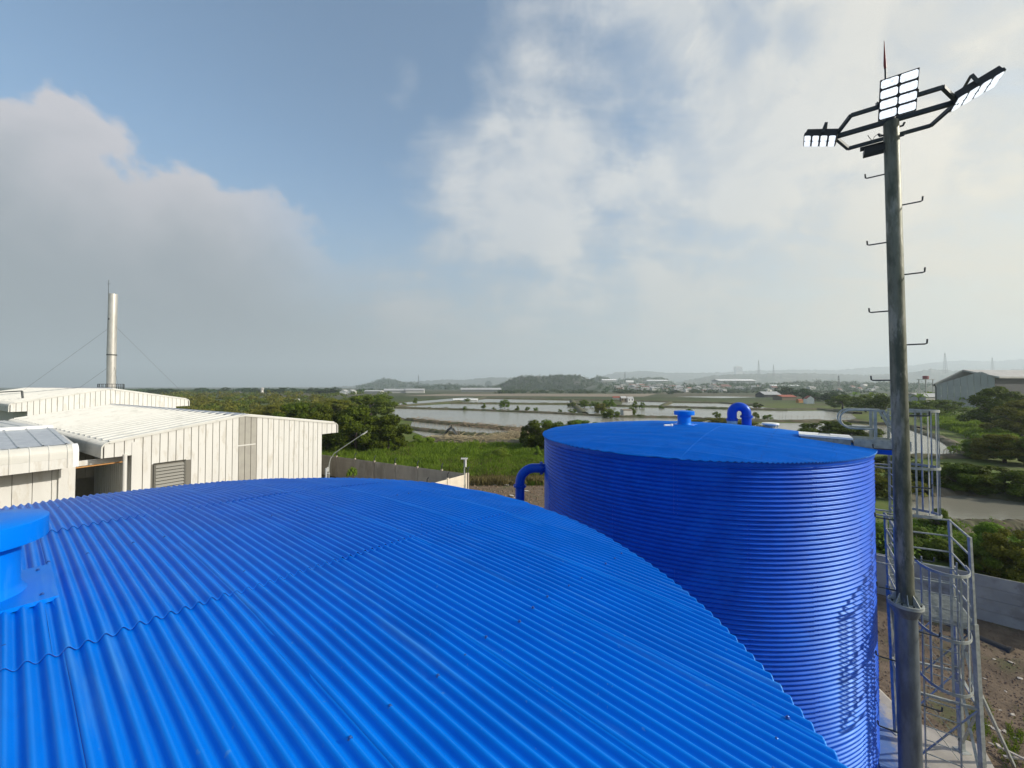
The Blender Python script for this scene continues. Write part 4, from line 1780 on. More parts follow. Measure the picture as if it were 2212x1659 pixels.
def plant(name, loc, wdt, hgt, kind, leafm, label, cat, group=None, lod=1, seed=None):
    n, size = {0: (13000, .040), 1: (5000, .055), 2: (1700, .080), 3: (520, .115)}[lod]
    sd_ = (seed if seed is not None else random.randrange(3)) + 10
    cm, tm = proto(kind, leafm, sd_, n, size)
    r_ = empty(name, loc, random.uniform(0, 6.28))
    r_.scale = (wdt, wdt, hgt)
    tag(r_, label, cat, group)
    link('trunk', tm, r_)
    link('crown', cm, r_)
    return r_


def px_plant(u, vb, wpx, hpx, name, kind, leafm, label, cat, group=None, lod=1, z=0.0, seed=None):
    g = G(u, vb, z)
    k_ = g.y / F
    return plant(name, (g.x, g.y, z - .05), wpx * k_, hpx * k_, kind, leafm, label, cat, group, lod, seed)


# dark mangroves left of the ponds
for (u, vb, wp_, hp_, lab, lm_) in (
        (642, 966, 120, 108, 'dark mangrove tree directly behind the right eave of the front shed', 'leaf_dark'),
        (705, 975, 130, 112, 'large dark mangrove tree, second in the clump right of the shed', 'leaf_dark'),
        (768, 980, 130, 118, 'largest dark mangrove tree in the clump beside the ponds', 'leaf_dark'),
        (838, 975, 110, 92, 'rightmost dark mangrove tree of the clump, touching the pond edge', 'leaf_dark'),
        (600, 925, 110, 58, 'olive mangrove tree showing above the front shed ridge', 'leaf_olive'),
        (800, 905, 120, 58, 'dark rounded mangrove tree behind the big clump', 'leaf_mid'),
        (725, 912, 110, 56, 'olive mangrove tree at the back of the big clump', 'leaf_olive'),
        (668, 915, 100, 52, 'broad dark tree at the back left of the mangrove clump', 'leaf_dark')):
    px_plant(u, vb, wp_, hp_, 'mangrove_tree', 'mangrove', lm_, lab, 'tree', 'mangrove clump right of the shed', 0)
px_plant(820, 886, 75, 38, 'leafy_tree', 'mangrove', 'leaf_mid', 'rounded green tree on the bank above the mangrove clump', 'tree', None, 1)
# mangroves hugging the far tank
for (u, vb, wp_, hp_, lab, lm_) in (
        (1172, 972, 78, 76, 'dark round mangrove bush touching the left rim of the far tank', 'leaf_dark'),
        (1148, 970, 46, 62, 'narrow dark mangrove bush at the left end of the group by the far tank', 'leaf_dark'),
        (1196, 958, 84, 58, 'dark mangrove bush filling in behind the left rim bush', 'leaf_mid'),
        (1215, 962, 90, 62, 'dark mangrove bush just left of and behind the far tank', 'leaf_dark'),
        (1268, 952, 80, 48, 'low dark mangrove bush behind the left rim of the far tank', 'leaf_mid'),
        (1540, 935, 110, 34, 'low olive bush behind the roof vent of the far tank', 'leaf_olive'),
        (1600, 936, 90, 30, 'low olive bush behind the gooseneck pipe', 'leaf_olive'),
        (1788, 956, 100, 50, 'dark broad bush beyond the roof hatch', 'leaf_dark'),
        (1845, 958, 85, 46, 'dark broad bush beyond the hatch handrail', 'leaf_dark'),
        (1925, 1015, 70, 38, 'dark bush between the far tank and the mast', 'leaf_dark'),
        (1925, 1070, 90, 66, 'pale leafy bush low between the far tank and the mast', 'leaf_olive')):
    px_plant(u, vb, wp_ * 1.3, hp_ * 1.06, 'mangrove_bush', 'mangrove', lm_, lab, 'bush', 'mangrove bushes round the far tank', 0)

# bushes on the dikes
Z3 = lambda x, y: (1123.3 + .27345 * x, 760.4 + .27345 * y)
Z2 = lambda x, y: (656.7 + .27345 * x, 760.4 + .27345 * y)
dike = [Z3(60, 462) + (12, 10), Z3(125, 467) + (12, 10), Z3(315, 474) + (10, 8), Z3(415, 488) + (19, 13), Z3(410, 432) + (20, 12),
        Z3(910, 445) + (17, 17), Z3(965, 445) + (15, 14), Z3(1340, 482) + (16, 11), Z3(1555, 517) + (17, 15), Z3(1860, 520) + (16, 15), Z3(1960, 532) + (22, 13),
        Z3(1115, 448) + (14, 7), Z3(1870, 443) + (22, 13), Z2(1270, 460) + (9, 11), Z2(1420, 446) + (13, 13), Z2(1685, 464) + (13, 12), Z2(880, 407) + (11, 13), Z2(790, 424) + (12, 9),
        Z2(990, 447) + (10, 5), Z2(1120, 452) + (14, 5), Z2(1500, 455) + (12, 6), Z2(1290, 388) + (14, 7), Z2(1350, 385) + (12, 6)]
ORD = ['first', 'second', 'third', 'fourth', 'fifth', 'sixth', 'seventh', 'eighth', 'ninth', 'tenth', 'eleventh', 'twelfth', 'thirteenth', 'fourteenth', 'fifteenth']


def ordinal(items, key, row_of, phrase):
    res = {}
    for r_ in sorted({row_of(i) for i in items}):
        row = sorted([i for i in items if row_of(i) == r_], key=key)
        for k_, i in enumerate(row):
            res[i] = phrase(ORD[k_], r_)
    return res


dike_lab = ordinal(dike, lambda i: i[0], lambda i: 0 if i[1] > 884 else (1 if i[1] > 876 else 2),
                   lambda n_, r_: n_ + ' small bush from the left on the ' + ('long nearest', 'second', 'third and furthest')[r_] + ' thin pond dike')
for (u, v, wp_, hp_) in dike:
    px_plant(u, v, wp_ * 1.1, hp_ * 1.15, 'dike_bush', 'bush', 'leaf_mid', dike_lab[(u, v, wp_, hp_)], 'bush', 'lone bushes on the pond dikes', 2)
for (x, y, wp_, hp_, lab) in ((510, 440, 30, 19, 'dark green thicket on the dike, left of the bamboo hut island'), (590, 436, 24, 16, 'dark bush in the middle of the dike thicket'),
                              (645, 480, 32, 26, 'olive round tree left of the concrete dike hut'), (705, 440, 32, 23, 'tall dark tree at the back of the dike thicket'),
                              (715, 520, 42, 24, 'wide dark bush directly left of the concrete dike hut'), (880, 500, 20, 20, 'bush leaning over the concrete dike hut'), (940, 515, 30, 8, 'low brown scrub right of the concrete dike hut')):
    px_plant(*Z3(x, y), wp_, hp_, 'dike_tree', 'mangrove', 'leaf_mid' if 'olive' not in lab else 'leaf_olive', lab, 'tree', 'thicket by the dike hut', 1)
px_plant(*Z2(1587, 446), 25, 22, 'dike_tree', 'mangrove', 'leaf_mid', 'round dense green tree standing alone on the dike in mid pond', 'tree', None, 1)

# bright leafy bushes in the grass
for (x, y, wp_, hp_, lab) in ((930, 735, 62, 30, 'bright leafy bush at the foot of the mangrove clump'), (1540, 855, 74, 36, 'broad bright green bush in the grass before the reed bank'),
                              (1840, 850, 30, 36, 'bright leafy bush against the left wall of the far tank'), (640, 775, 50, 15, 'low leafy patch in the grass nearest the shed'),
                              (1200, 800, 40, 14, 'low dark green patch in the middle of the grass')):
    px_plant(*Z2(x, y), wp_, hp_, 'leafy_bush', 'bush', 'leaf_bright' if 'bright' in lab else 'leaf_mid', lab, 'bush', None, 0)
c = at(757, 972 + 72, 34.0)
c.z = 0
plant('sapling', (at(757, 1050, 34).x, 34.4, 0), 1.0, 2.1, 'flat', 'leaf_bright', 'small sapling in front of the long shaded wall', 'tree', None, 2)

# right bank trees
for (u, vb, wp_, hp_, kind, lm_, lab, lod) in (
        (2148, 930, 112, 106, 'mangrove', 'leaf_dark', 'big dark round tree in front of the grey warehouse', 0),
        (2205, 945, 120, 92, 'mangrove', 'leaf_olive', 'olive tree cut by the right edge below the warehouse', 0),
        (2130, 992, 80, 56, 'mangrove', 'leaf_mid', 'green bush at the tip of the right-hand pond', 0),
        (2170, 1000, 110, 70, 'mangrove', 'leaf_olive', 'olive bush right of the tip of the right-hand pond', 0),
        (2215, 1005, 90, 70, 'mangrove', 'leaf_mid', 'green bush at the right edge above the creek', 0),
        (1992, 1050, 120, 50, 'mangrove', 'leaf_dark', 'dark bank bush behind the ladder cage', 0),
        (2065, 1060, 130, 70, 'mangrove', 'leaf_dark', 'dark bank bush overhanging the creek right of the cage', 0),
        (2135, 1068, 130, 74, 'mangrove', 'leaf_dark', 'dark bank bush overhanging the middle of the creek', 0),
        (2205, 1078, 130, 80, 'mangrove', 'leaf_dark', 'dark bank bush overhanging the creek at the right edge', 0),
        (2030, 1150, 80, 62, 'bush', 'leaf_mid', 'sparse leafy shrub seen through the handrails by the creek', 0),
        (2150, 1205, 110, 90, 'bush', 'leaf_bright', 'bright feathery bush on the near bank of the creek', 0),
        (2205, 1250, 120, 130, 'mangrove', 'leaf_olive', 'big olive bush above the grey wall at the right edge', 0),
        (2125, 1235, 90, 70, 'bush', 'leaf_mid', 'green bush just above the grey wall right of the handrails', 0),
        (2060, 1215, 90, 60, 'bush', 'leaf_mid', 'green shrub behind the handrail corner', 0),
        (1985, 1195, 90, 70, 'bush', 'leaf_mid', 'green shrub hidden partly behind the mast', 0),
        (1920, 1185, 80, 60, 'bush', 'leaf_mid', 'green shrub between the far tank and the tower rails', 0),
        (1905, 905, 60, 60, 'round', 'leaf_dark', 'tall dark tree just left of the mast at the far bank', 1),
        (1870, 890, 60, 42, 'mangrove', 'leaf_mid', 'green tree above the handrail loop', 1),
        (1820, 884, 60, 36, 'mangrove', 'leaf_mid', 'green tree left of the handrail loop on the far bank', 1),
        (1990, 900, 70, 46, 'mangrove', 'leaf_mid', 'green tree right of the mast on the far bank', 1),
        (2045, 898, 80, 40, 'mangrove', 'leaf_mid', 'green tree below the warehouse corner', 1)):
    px_plant(u, vb, wp_, hp_, 'bank_tree', kind, lm_, lab, 'tree' if 'tree' in lab else 'bush', None, lod)


# banana plants: large arched leaves
def banana_mesh():
    b_ = MB()
    r_ = random.Random(4)
    for k in range(11):
        th = r_.uniform(0, 6.28)
        L_ = r_.uniform(.45, .65)
        rise = r_.uniform(.15, .4)
        w0 = .085
        d = Vector((math.cos(th), math.sin(th), 0))
        sdv = Vector((-d.y, d.x, 0))
        pts = []
        for i in range(6):
            t = i / 5
            c_ = Vector((0, 0, .45)) + d * (L_ * t * .8) + Vector((0, 0, rise * math.sin(t * 2.4) * 1.1 - .15 * t * t))
            ww = w0 * math.sin(math.pi * (.12 + .85 * t)) + .005
            pts += [c_ - sdv * ww, c_ + Vector((0, 0, -.02)), c_ + sdv * ww]
        b_.add(pts, [(3 * i, 3 * i + 3, 3 * i + 4, 3 * i + 1) for i in range(5)] + [(3 * i + 1, 3 * i + 4, 3 * i + 5, 3 * i + 2) for i in range(5)])
    return b_.mesh('fronds', M['leaf_bright'])


def banana_stem():
    b_ = MB()
    b_.tube([(0, 0, 0), (0, 0, .48)], [.05, .03], 8)
    return b_.mesh('stem', M['leaf_mid'])


bfm, bsm = banana_mesh(), banana_stem()
bananas = ((1880, 868, 26), (1845, 864, 22), (1900, 872, 28), (1830, 876, 26), (1862, 880, 28), (1985, 874, 30), (2005, 868, 28), (2025, 872, 30), (2048, 876, 28), (2066, 872, 30), (2085, 880, 28), (1975, 886, 26), (2015, 890, 26), (2040, 858, 22))
ban_lab = ordinal(bananas, lambda i: i[0], lambda i: 0 if i[0] < 1940 else 1, lambda n_, r_: n_ + ' banana plant from the left in the grove ' + ('left', 'right')[r_] + ' of the mast')
for (u, vb, hp_) in bananas:
    g = G(u, vb)
    r_ = empty('banana_plant', (g.x, g.y, 0), random.uniform(0, 6.28))
    hh = hp_ * g.y / F
    r_.scale = (hh * 1.2, hh * 1.2, hh)
    tag(r_, ban_lab[(u, vb, hp_)], 'banana plant', 'banana grove near the warehouse')
    link('fronds', bfm, r_)
    link('stem', bsm, r_)

# far tree line: individuals one can tell apart
for (u, vb, wp_, hp_, lab) in (
        (355, 852, 60, 14, 'round dark tree on the horizon behind the far shed end'), (330, 850, 30, 10, 'low tree on the horizon left of the round one'),
        (437, 848, 30, 12, 'small dark tree poking above the left tree line'), (486, 848, 26, 13, 'dark tree poking above the tree line near the middle left'),
        (528, 849, 40, 13, 'dark round tree at the left of the long dark tree row'), (560, 849, 46, 14, 'wide dark tree in the long dark row'),
        (597, 850, 34, 13, 'dark tree in the middle of the long dark row'), (620, 850, 50, 15, 'dark tree right of the water tower in the row'),
        (676, 851, 40, 17, 'left one of two large dark rounded trees'), (716, 851, 54, 18, 'right one of two large dark rounded trees'),
        (1055, 838, 22, 18, 'single tall spreading tree left of the wooded hill')):
    px_plant(u, vb, wp_, hp_, 'distant_tree', 'mangrove', 'leaf_far', lab, 'tree', 'distant tree line', 2)
belt = ((1735, 862, 60, 26), (1760, 866, 50, 22), (1790, 868, 50, 22), (1700, 858, 40, 24), (1688, 856, 36, 24), (1585, 848, 26, 10), (1610, 846, 24, 10), (1500, 848, 26, 10), (1460, 850, 20, 9), (1450, 852, 14, 7),
                          (1640, 846, 30, 12), (1810, 866, 40, 24), (1350, 850, 22, 8), (1335, 850, 14, 8))
belt_lab = ordinal(belt, lambda i: i[0], lambda i: 0, lambda n_, r_: n_ + ' dark tree from the left in the belt beyond the ponds')
for (u, vb, wp_, hp_) in belt:
    px_plant(u, vb, wp_, hp_, 'distant_tree', 'mangrove', 'leaf_far', belt_lab[(u, vb, wp_, hp_)], 'tree', 'tree belt beyond the ponds', 2)


# uncountable greenery ------------------------------------------------------
def mass(name, label, pts, leafm, per, size, blob=(.5, .5, .42)):
    """pts: (x, y, z, width, height)"""
    V, Fs, off = [], [], 0
    for (x, y, z, wd, hg) in pts:
        bl = []
        for i in range(5):
            bl.append((x + rng.uniform(-.35, .35) * wd, y + rng.uniform(-.35, .35) * wd, z + hg * rng.uniform(.15, .6), wd * .30, wd * .30, hg * .40))
        v, f = leaves(bl, per, size * wd)
        V.append(v)
        Fs.append(f + off)
        off += len(v)
    o_ = link(name, mesh(name, np.concatenate(V), np.concatenate(Fs), M[leafm]))
    tag(o_, label, None, None, 'stuff')
    return o_


def scatter_px(n, u0, u1, v0, v1, wpx, hpx, keep=None):
    res = []
    while len(res) < n:
        v = v0 + (v1 - v0) * random.random() ** .8
        u = random.uniform(u0, u1)
        if keep and not keep(u, v):
            continue
        g = G(u, v)
        k_ = g.y / F
        s_ = random.uniform(.7, 1.4)
        res.append((g.x, g.y, 0, wpx * k_ * s_ * (.6 + .4 * (v - v0) / max(1, v1 - v0)), hpx * k_ * s_ * (.6 + .4 * (v - v0) / max(1, v1 - v0))))
    return res


mass('scrubland', 'dense olive scrub stretching behind the sheds to the horizon', scatter_px(240, 250, 720, 852, 905, 34, 15), 'leaf_olive', 90, .16)
mass('scrubland', 'dark green scrub mixed through the olive belt behind the sheds', scatter_px(330, 250, 840, 847, 890, 26, 10), 'leaf_mid', 80, .17)
mass('distant_wood', 'low dark wood along the horizon on the left', scatter_px(240, 230, 900, 843.2, 849, 20, 6.5), 'leaf_far', 60, .2)
mass('distant_wood', 'hazy scrub and trees among the far fields', scatter_px(260, 1080, 1900, 842.6, 850, 18, 6), 'leaf_far', 50, .2)
mass('bank_scrub', 'green scrub along the right-hand pond bank', scatter_px(90, 1930, 2260, 872, 985, 40, 17, lambda u, v: v < 905 or (u > 2095 and v > 900 + (u - 2000) * .3)), 'leaf_mid', 150, .13)
mass('bank_scrub', 'low green scrub between the creek and the grey wall', [(p_[0], p_[1], 0, p_[3], p_[4]) for p_ in scatter_px(60, 1880, 2260, 1135, 1200, 60, 28)], 'leaf_mid', 240, .10)


# grass in front of the ponds
def grass(name, label, n, u0, u1, v0, v1, h0, h1, m, keep=None, wd=.035, lean_=.5):
    P = []
    while len(P) < n:
        u, v = random.uniform(u0, u1), random.uniform(v0, v1)
        if keep and not keep(u, v):
            continue
        P.append(G(u, v)[:2])
    P = np.array(P)
    n = len(P)
    hh = rng.uniform(h0, h1, n) * (.6 + .7 * np.abs(np.sin(P[:, 0] * .8) * np.cos(P[:, 1] * .6 + 1)))
    th = rng.uniform(0, 6.283, n)
    d = np.stack([np.cos(th), np.sin(th)], 1)
    ln = d * (hh * lean_ * rng.random(n))[:, None]
    sdv = np.stack([-d[:, 1], d[:, 0]], 1) * (wd * (P[:, 1] / 40.0))[:, None]
    z0_ = np.zeros(n)
    V = np.stack([np.c_[P - sdv, z0_], np.c_[P + sdv, z0_], np.c_[P + ln * .5 + sdv * .6, hh * .7], np.c_[P + ln, hh], np.c_[P + ln * .5 - sdv * .6, hh * .7]], 1).reshape(-1, 3)
    Fc = np.arange(5 * n).reshape(-1, 5)
    o_ = link(name, mesh(name, V, Fc, M[m]))
    tag(o_, label, None, None, 'stuff')
    return o_


grass('grass', 'lush green grass beyond the long concrete wall', 52000, 690, 1185, 950, 1035, .35, .95, 'grass',
      lambda u, v: v > 958 + (u - 700) * .012 and v < 985 + (u - 700) * .14 + 8 and not (u > 930 and v < 962), .05)
grass('dry_grass', 'straw coloured dry grass near the wall corner', 20000, 700, 1185, 965, 1050, .3, .8, 'grass_dry',
      lambda u, v: (v > 1003 + abs(u - 1090) * .02 and u > 960) or (v < 985 + (u - 700) * .14 and wob(u * .03, v * .09) > .28), .045)
grass('grass', 'green marsh grass on the spit of the right-hand pond', 20000, 1990, 2200, 905, 965, .4, 1.1, 'grass', lambda u, v: v < 912 + (u - 1990) * .30 and v > 905, .06)
grass('weeds', 'sparse weeds growing in the soil by the right-hand wall', 9000, 2085, 2260, 1385, 1700, .02, .10, 'grass',
      lambda u, v: (wob(u * .055, v * .03) + .7 * wob(u * .17 + 3, v * .09)) > .12 + random.random() * .25, .03, .9)
grass('weeds', 'green weeds on the soil edge outside the tank yard', 5000, 1130, 1180, 1020, 1050, .2, .45, 'grass', None, .04)

# ------------------------------------------------------------------ PONDS AND DIKES
def pond(pts, label):
    o_ = poly_sheet('pond_water', [G(u, v) for u, v in pts], .03, M['water'])
    tag(o_, label, None, None, 'structure')


pond([(800, 881.5), (1012, 887), (1165, 893), (1345, 902), (1470, 903.5), (1580, 912), (1600, 935), (1300, 935), (1135, 930), (1010, 921), (890, 909)], 'wide open pond behind the far tank')
pond([(890, 911), (1020, 923), (1110, 931), (1130, 938), (1060, 941), (965, 936), (885, 927)], 'narrow pond strip with net stakes')
pond([(880, 929), (965, 939), (1040, 944), (1055, 949), (985, 948), (920, 944)], 'small muddy pool by the reed bank')
pond([(1100, 950), (1135, 949), (1140, 958), (1095, 957)], 'small puddle at the right end of the reed bank')
pond([(870, 878), (979, 872.5), (1231, 875.5), (1260, 894), (1165, 890.5), (1012, 885)], 'left pond of the second row')
pond([(1240, 876), (1342, 879.5), (1424, 881), (1572, 885), (1690, 888), (1690, 907), (1575, 908), (1470, 901), (1345, 899), (1268, 894.5)], 'middle pond of the second row')
pond([(1000, 869), (1050, 862), (1234, 866), (1236, 871.5), (1123, 871.5)], 'pale pond in the third row, left')
pond([(1345, 868), (1390, 865.5), (1440, 869), (1424, 877), (1342, 876)], 'pale pond in the third row, middle')
pond([(1436, 877.5), (1455, 871), (1560, 872), (1625, 878), (1690, 884), (1572, 882)], 'pale pond in the third row, right')
pond([(832, 877), (900, 872), (972, 866.5), (1040, 859.5), (1000, 859), (880, 869)], 'thin far pond beside the long dike')
pond([(1460, 857), (1560, 856), (1640, 858), (1560, 860)], 'thin far strip of water')
pond([(1580, 914), (1700, 914), (1828, 916), (1925, 922), (1975, 928), (2045, 952), (2100, 984), (1960, 985), (1800, 970), (1600, 960)], 'pond behind the ladder tower')
pond([(1690.3, 888.2), (1800, 887), (1838, 893), (1850, 904), (1830, 908), (1690.3, 906.6)], 'bright pond left of the handrail loop')
pond([(1930, 1075), (2020, 1056), (2260, 1084), (2260, 1140), (2130, 1138), (2060, 1136), (1960, 1120)], 'brown creek at the right edge')


def dike_run(pts, wd, hg, m, label, seed=0, n=60):
    P = [G(u, v) for u, v in pts]
    seg = [(P[i + 1] - P[i]).length for i in range(len(P) - 1)]
    tot = sum(seg)
    v, f = [], []
    prof = [(-.5, 0), (-.34, .6), (-.12, .95), (.12, 1.0), (.34, .6), (.5, 0)]
    r_ = random.Random(seed)
    n = max(n, int(tot / 1.0)) if tot < 300 else 160
    for i in range(n + 1):
        s_ = tot * i / n
        k_ = 0
        while k_ < len(seg) - 1 and s_ > seg[k_]:
            s_ -= seg[k_]
            k_ += 1
        c_ = P[k_].lerp(P[k_ + 1], min(1, s_ / seg[k_]))
        d = (P[k_ + 1] - P[k_]).normalized()
        n_ = Vector((-d.y, d.x, 0))
        for (x, z) in prof:
            jx = r_.uniform(-.10, .10) * wd
            jz = r_.uniform(.75, 1.25)
            v.append(c_ + n_ * (x * wd + jx) + Vector((0, 0, -.02 + z * hg * jz)))
    for i in range(n):
        for j in range(5):
            a = i * 6 + j
            f.append((a, a + 1, a + 7, a + 6))
    o_ = link('dike', mesh('dike', v, f, M[m], True))
    tag(o_, label, None, None, 'structure')


dike_run([(880, 907.5), (960, 916), (1055, 924), (1140, 932)], 2.4, .65, 'dike', 'brown near bank of the open pond', 1, 90)
dike_run([(880, 926), (965, 936.5), (1053, 942), (1105, 940), (1140, 936)], 2.2, .55, 'dike', 'brown bank between the narrow ponds', 2, 90)
dike_run([(915, 950), (1010, 955), (1090, 957), (1160, 962)], 3.4, .5, 'dike', 'muddy bank under the reeds', 3, 90)
dike_run([(815, 880.6), (1012, 886), (1165, 892), (1345, 901), (1465, 903), (1575, 909.5), (1730, 911.5), (1828, 912), (1930, 919), (1985, 928)], 2.6, .6, 'dike', 'long thin dike crossing behind the far tank', 4, 160)
dike_run([(815, 881), (900, 874.5), (979, 868.5), (1048, 858)], 3.5, .6, 'dike_far', 'dike running away towards the far fields', 5)
dike_run([(975, 872), (1123, 873), (1235, 873.5), (1342, 878), (1424, 879.5), (1572, 884), (1700, 887)], 3.6, .8, 'dike_far', 'second thin dike across the ponds', 6)
dike_run([(1050, 861), (1240, 864), (1345, 866), (1450, 869), (1560, 871), (1640, 877)], 5, .8, 'dike_far', 'third thin dike across the ponds', 7)
dike_run([(1236, 865), (1238, 873), (1262, 895)], 3.2, .7, 'dike_far', 'cross dike between the second row ponds', 8)
dike_run([(1428, 879), (1447, 870)], 3.5, .7, 'dike_far', 'short brown cross dike', 9)
dike_run([(1690, 886), (1770, 885), (1850, 894)], 3.6, .7, 'dike_far', 'bank left of the handrail loop', 10)
dike_run([(1975, 928), (2045, 953), (2108, 990), (2060, 988), (1960, 988)], 2.0, .5, 'dike', 'bank round the tip of the right-hand pond', 11, 80)
dike_run([(1990, 1068), (2060, 1064), (2140, 1074), (2260, 1088)], 1.8, .5, 'dike', 'dark far bank of the creek', 12, 60)
dike_run([(1950, 1124), (2060, 1139), (2140, 1140), (2260, 1143)], 1.8, .45, 'dike', 'near bank of the creek', 13, 60)
b = MB()
b.add([G(870, 855.5), G(1390, 857), G(1420, 850.8), G(960, 850.5)], [(0, 1, 2, 3)])
b.v = [(x, y, .05) for x, y, z in b.v]
o = b.build('bare_field', mat('bare_field_earth', (.24, .19, .13), (.19, .155, .105), .02, rough=.95))
tag(o, 'brown bare field beyond the ponds', None, None, 'structure')


# reeds heaped on the bank
def reeds(name, label, poly, n, L0, L1, hz):
    P = [G(u, v) for u, v in poly]
    V = []
    for i in range(n):
        k_ = random.randrange(len(P) - 1)
        t = random.random()
        c_ = P[k_].lerp(P[k_ + 1], t)
        c_ = c_ + Vector((random.gauss(0, .9), random.gauss(0, 1.0), abs(random.gauss(0, hz))))
        th = random.gauss(.3, .8)
        d = Vector((math.cos(th), math.sin(th), random.gauss(0, .25))) * random.uniform(L0, L1) * .5
        s_ = Vector((-d.y, d.x, 0)).normalized() * .035 + Vector((0, 0, .02))
        V += [c_ - d - s_, c_ + d - s_, c_ + d + s_, c_ - d + s_]
    Fc = np.arange(len(V)).reshape(-1, 4)
    o_ = link(name, mesh(name, V, Fc, M['reed']))
    tag(o_, label, None, None, 'stuff')


reeds('reed_debris', 'pale dry reeds and driftwood heaped along the muddy bank', [(940, 949), (1010, 954), (1060, 953), (1100, 945), (1135, 944)], 2600, .5, 2.2, .35)
reeds('reed_debris', 'brown dry reeds along the near bank of the open pond', [(900, 909), (1000, 919), (1060, 925), (1128, 932), (1132, 940)], 1800, .4, 1.2, .45)

# collapsed bamboo shelter and net stakes
c = G(974, 940)
root = empty('bamboo_shelter', (c.x, c.y, 0))
tag(root, 'collapsed bamboo shelter draped with dark net on the muddy bank', 'shelter')
for (a, e) in (((-1.4, -.5, 0), (-.1, 0, 1.9)), ((1.5, -.6, 0), (.1, .1, 2.0)), ((-.6, .8, 0), (.2, .1, 1.9)), ((1.0, .9, 0), (-.1, 0, 2.0)), ((1.9, -1.0, 0), (.9, -.2, 2.1))):
    b = MB()
    b.tube([a, e], .05, 6)
    b.build('bamboo_pole', M['wood'], root)
v = []
f = []
for i in range(9):
    for j in range(7):
        x, y = -1.3 + 2.6 * i / 8, -.8 + 1.6 * j / 6
        v.append((x, y, max(.12, 1.75 - 1.05 * abs(x) - .5 * abs(y) + random.uniform(-.12, .12))))
for i in range(8):
    for j in range(6):
        a = i * 7 + j
        f.append((a, a + 1, a + 8, a + 7))
link('net_cover', mesh('net_cover', v, f, M['dark_steel'], True), root)


def stake_row(pts, n, label, hgt=.9):
    P = [G(u, v) for u, v in pts]
    r_ = empty('stake_fence', P[0])
    tag(r_, label, 'fence')
    tops = []
    sb_ = MB()
    sb_.tube([(0, 0, -.1), (.03, 0, hgt)], .028, 5)
    sm_ = sb_.mesh('stake', M['wood'])
    for i in range(n):
        t = i / (n - 1) * (len(P) - 1)
        k_ = min(int(t), len(P) - 2)
        c_ = P[k_].lerp(P[k_ + 1], t - k_) - P[0]
        o_ = link('stake', sm_, r_, c_)
        o_.rotation_euler = (random.uniform(-.12, .12), random.uniform(-.12, .12), random.uniform(0, 6))
        tops.append(c_ + Vector((0, 0, hgt * .8)))
    b_ = MB()
    b_.tube(tops, .012, 4)
    b_.build('top_line', M['wood'], r_)


stake_row([(995, 932), (1060, 939), (1110, 939)], 16, 'thin stake fence along the narrow pond strip', 1.0)
stake_row([(895, 919), (990, 929)], 12, 'thin stake fence left of the bamboo shelter', 1.0)
stake_row([(1380, 899), (1465, 902)], 14, 'thin stake fence right of the concrete dike hut', 1.3)
stake_row([(1620, 906), (1730, 909), (1828, 909)], 18, 'thin stake fence across the pond behind the far tank hatch', 1.4)
stake_row([(2030, 982), (2100, 988)], 10, 'thin stake fence at the tip of the right-hand pond', .8)


# ------------------------------------------------------------------ HOUSES AND SHEDS
def house(name, c, wd, dp, hw, hr, rz, mw, mr, label, cat='house', group=None, z=0.0, windows=0, over=.3):
    r_ = empty(name, (c[0], c[1], z), rz)
    tag(r_, label, cat, group)
    b_ = MB()
    x, y = wd / 2, dp / 2
    b_.add([(-x, -y, -1), (x, -y, -1), (x, y, -1), (-x, y, -1), (-x, -y, hw), (x, -y, hw), (x, y, hw), (-x, y, hw), (-x, 0, hw + hr * .96), (x, 0, hw + hr * .96)],
           [(0, 1, 5, 4), (2, 3, 7, 6), (1, 2, 6, 9, 5), (3, 0, 4, 8, 7)])
    b_.build('wall', M[mw], r_)
    for sg in (-1, 1):
        b_ = MB()
        th_ = max(.06, hr * .06)
        e = y + over
        k_ = hr / y
        a0 = [(-x - over, sg * e, hw - over * k_), (x + over, sg * e, hw - over * k_), (x + over, 0, hw + hr), (-x - over, 0, hw + hr)]
        b_.hexa(a0 + [(p_[0], p_[1], p_[2] + th_) for p_ in a0])
        b_.build('roof', M[mr], r_)
    for i in range(windows):
        b_ = MB()
        wx = -x + wd * (i + .5) / windows
        b_.box((wx - wd * .09, -y - .05, hw * .35), (wx + wd * .09, -y - .01, hw * .8))
        b_.build('window', M['glass'], r_)
    return r_


def px_house(name, u0, u1, vb, vt, mw, mr, label, cat='house', group=None, rz=0.0, Y=None, roofk=.35, dpk=.8, windows=0, z=None):
    uc = (u0 + u1) / 2
    if Y is None:
        g = G(uc, vb)
        zz = 0
    else:
        g = at(uc, vb, Y)
        zz = g.z if z is None else z
    k_ = g.y / F
    wd = (u1 - u0) * k_
    ht = (vb - vt) * k_
    return house(name, (g.x, g.y), wd, wd * dpk, ht * (1 - roofk), ht * roofk, rz, mw, mr, label, cat, group, zz, windows, over=wd * .03)


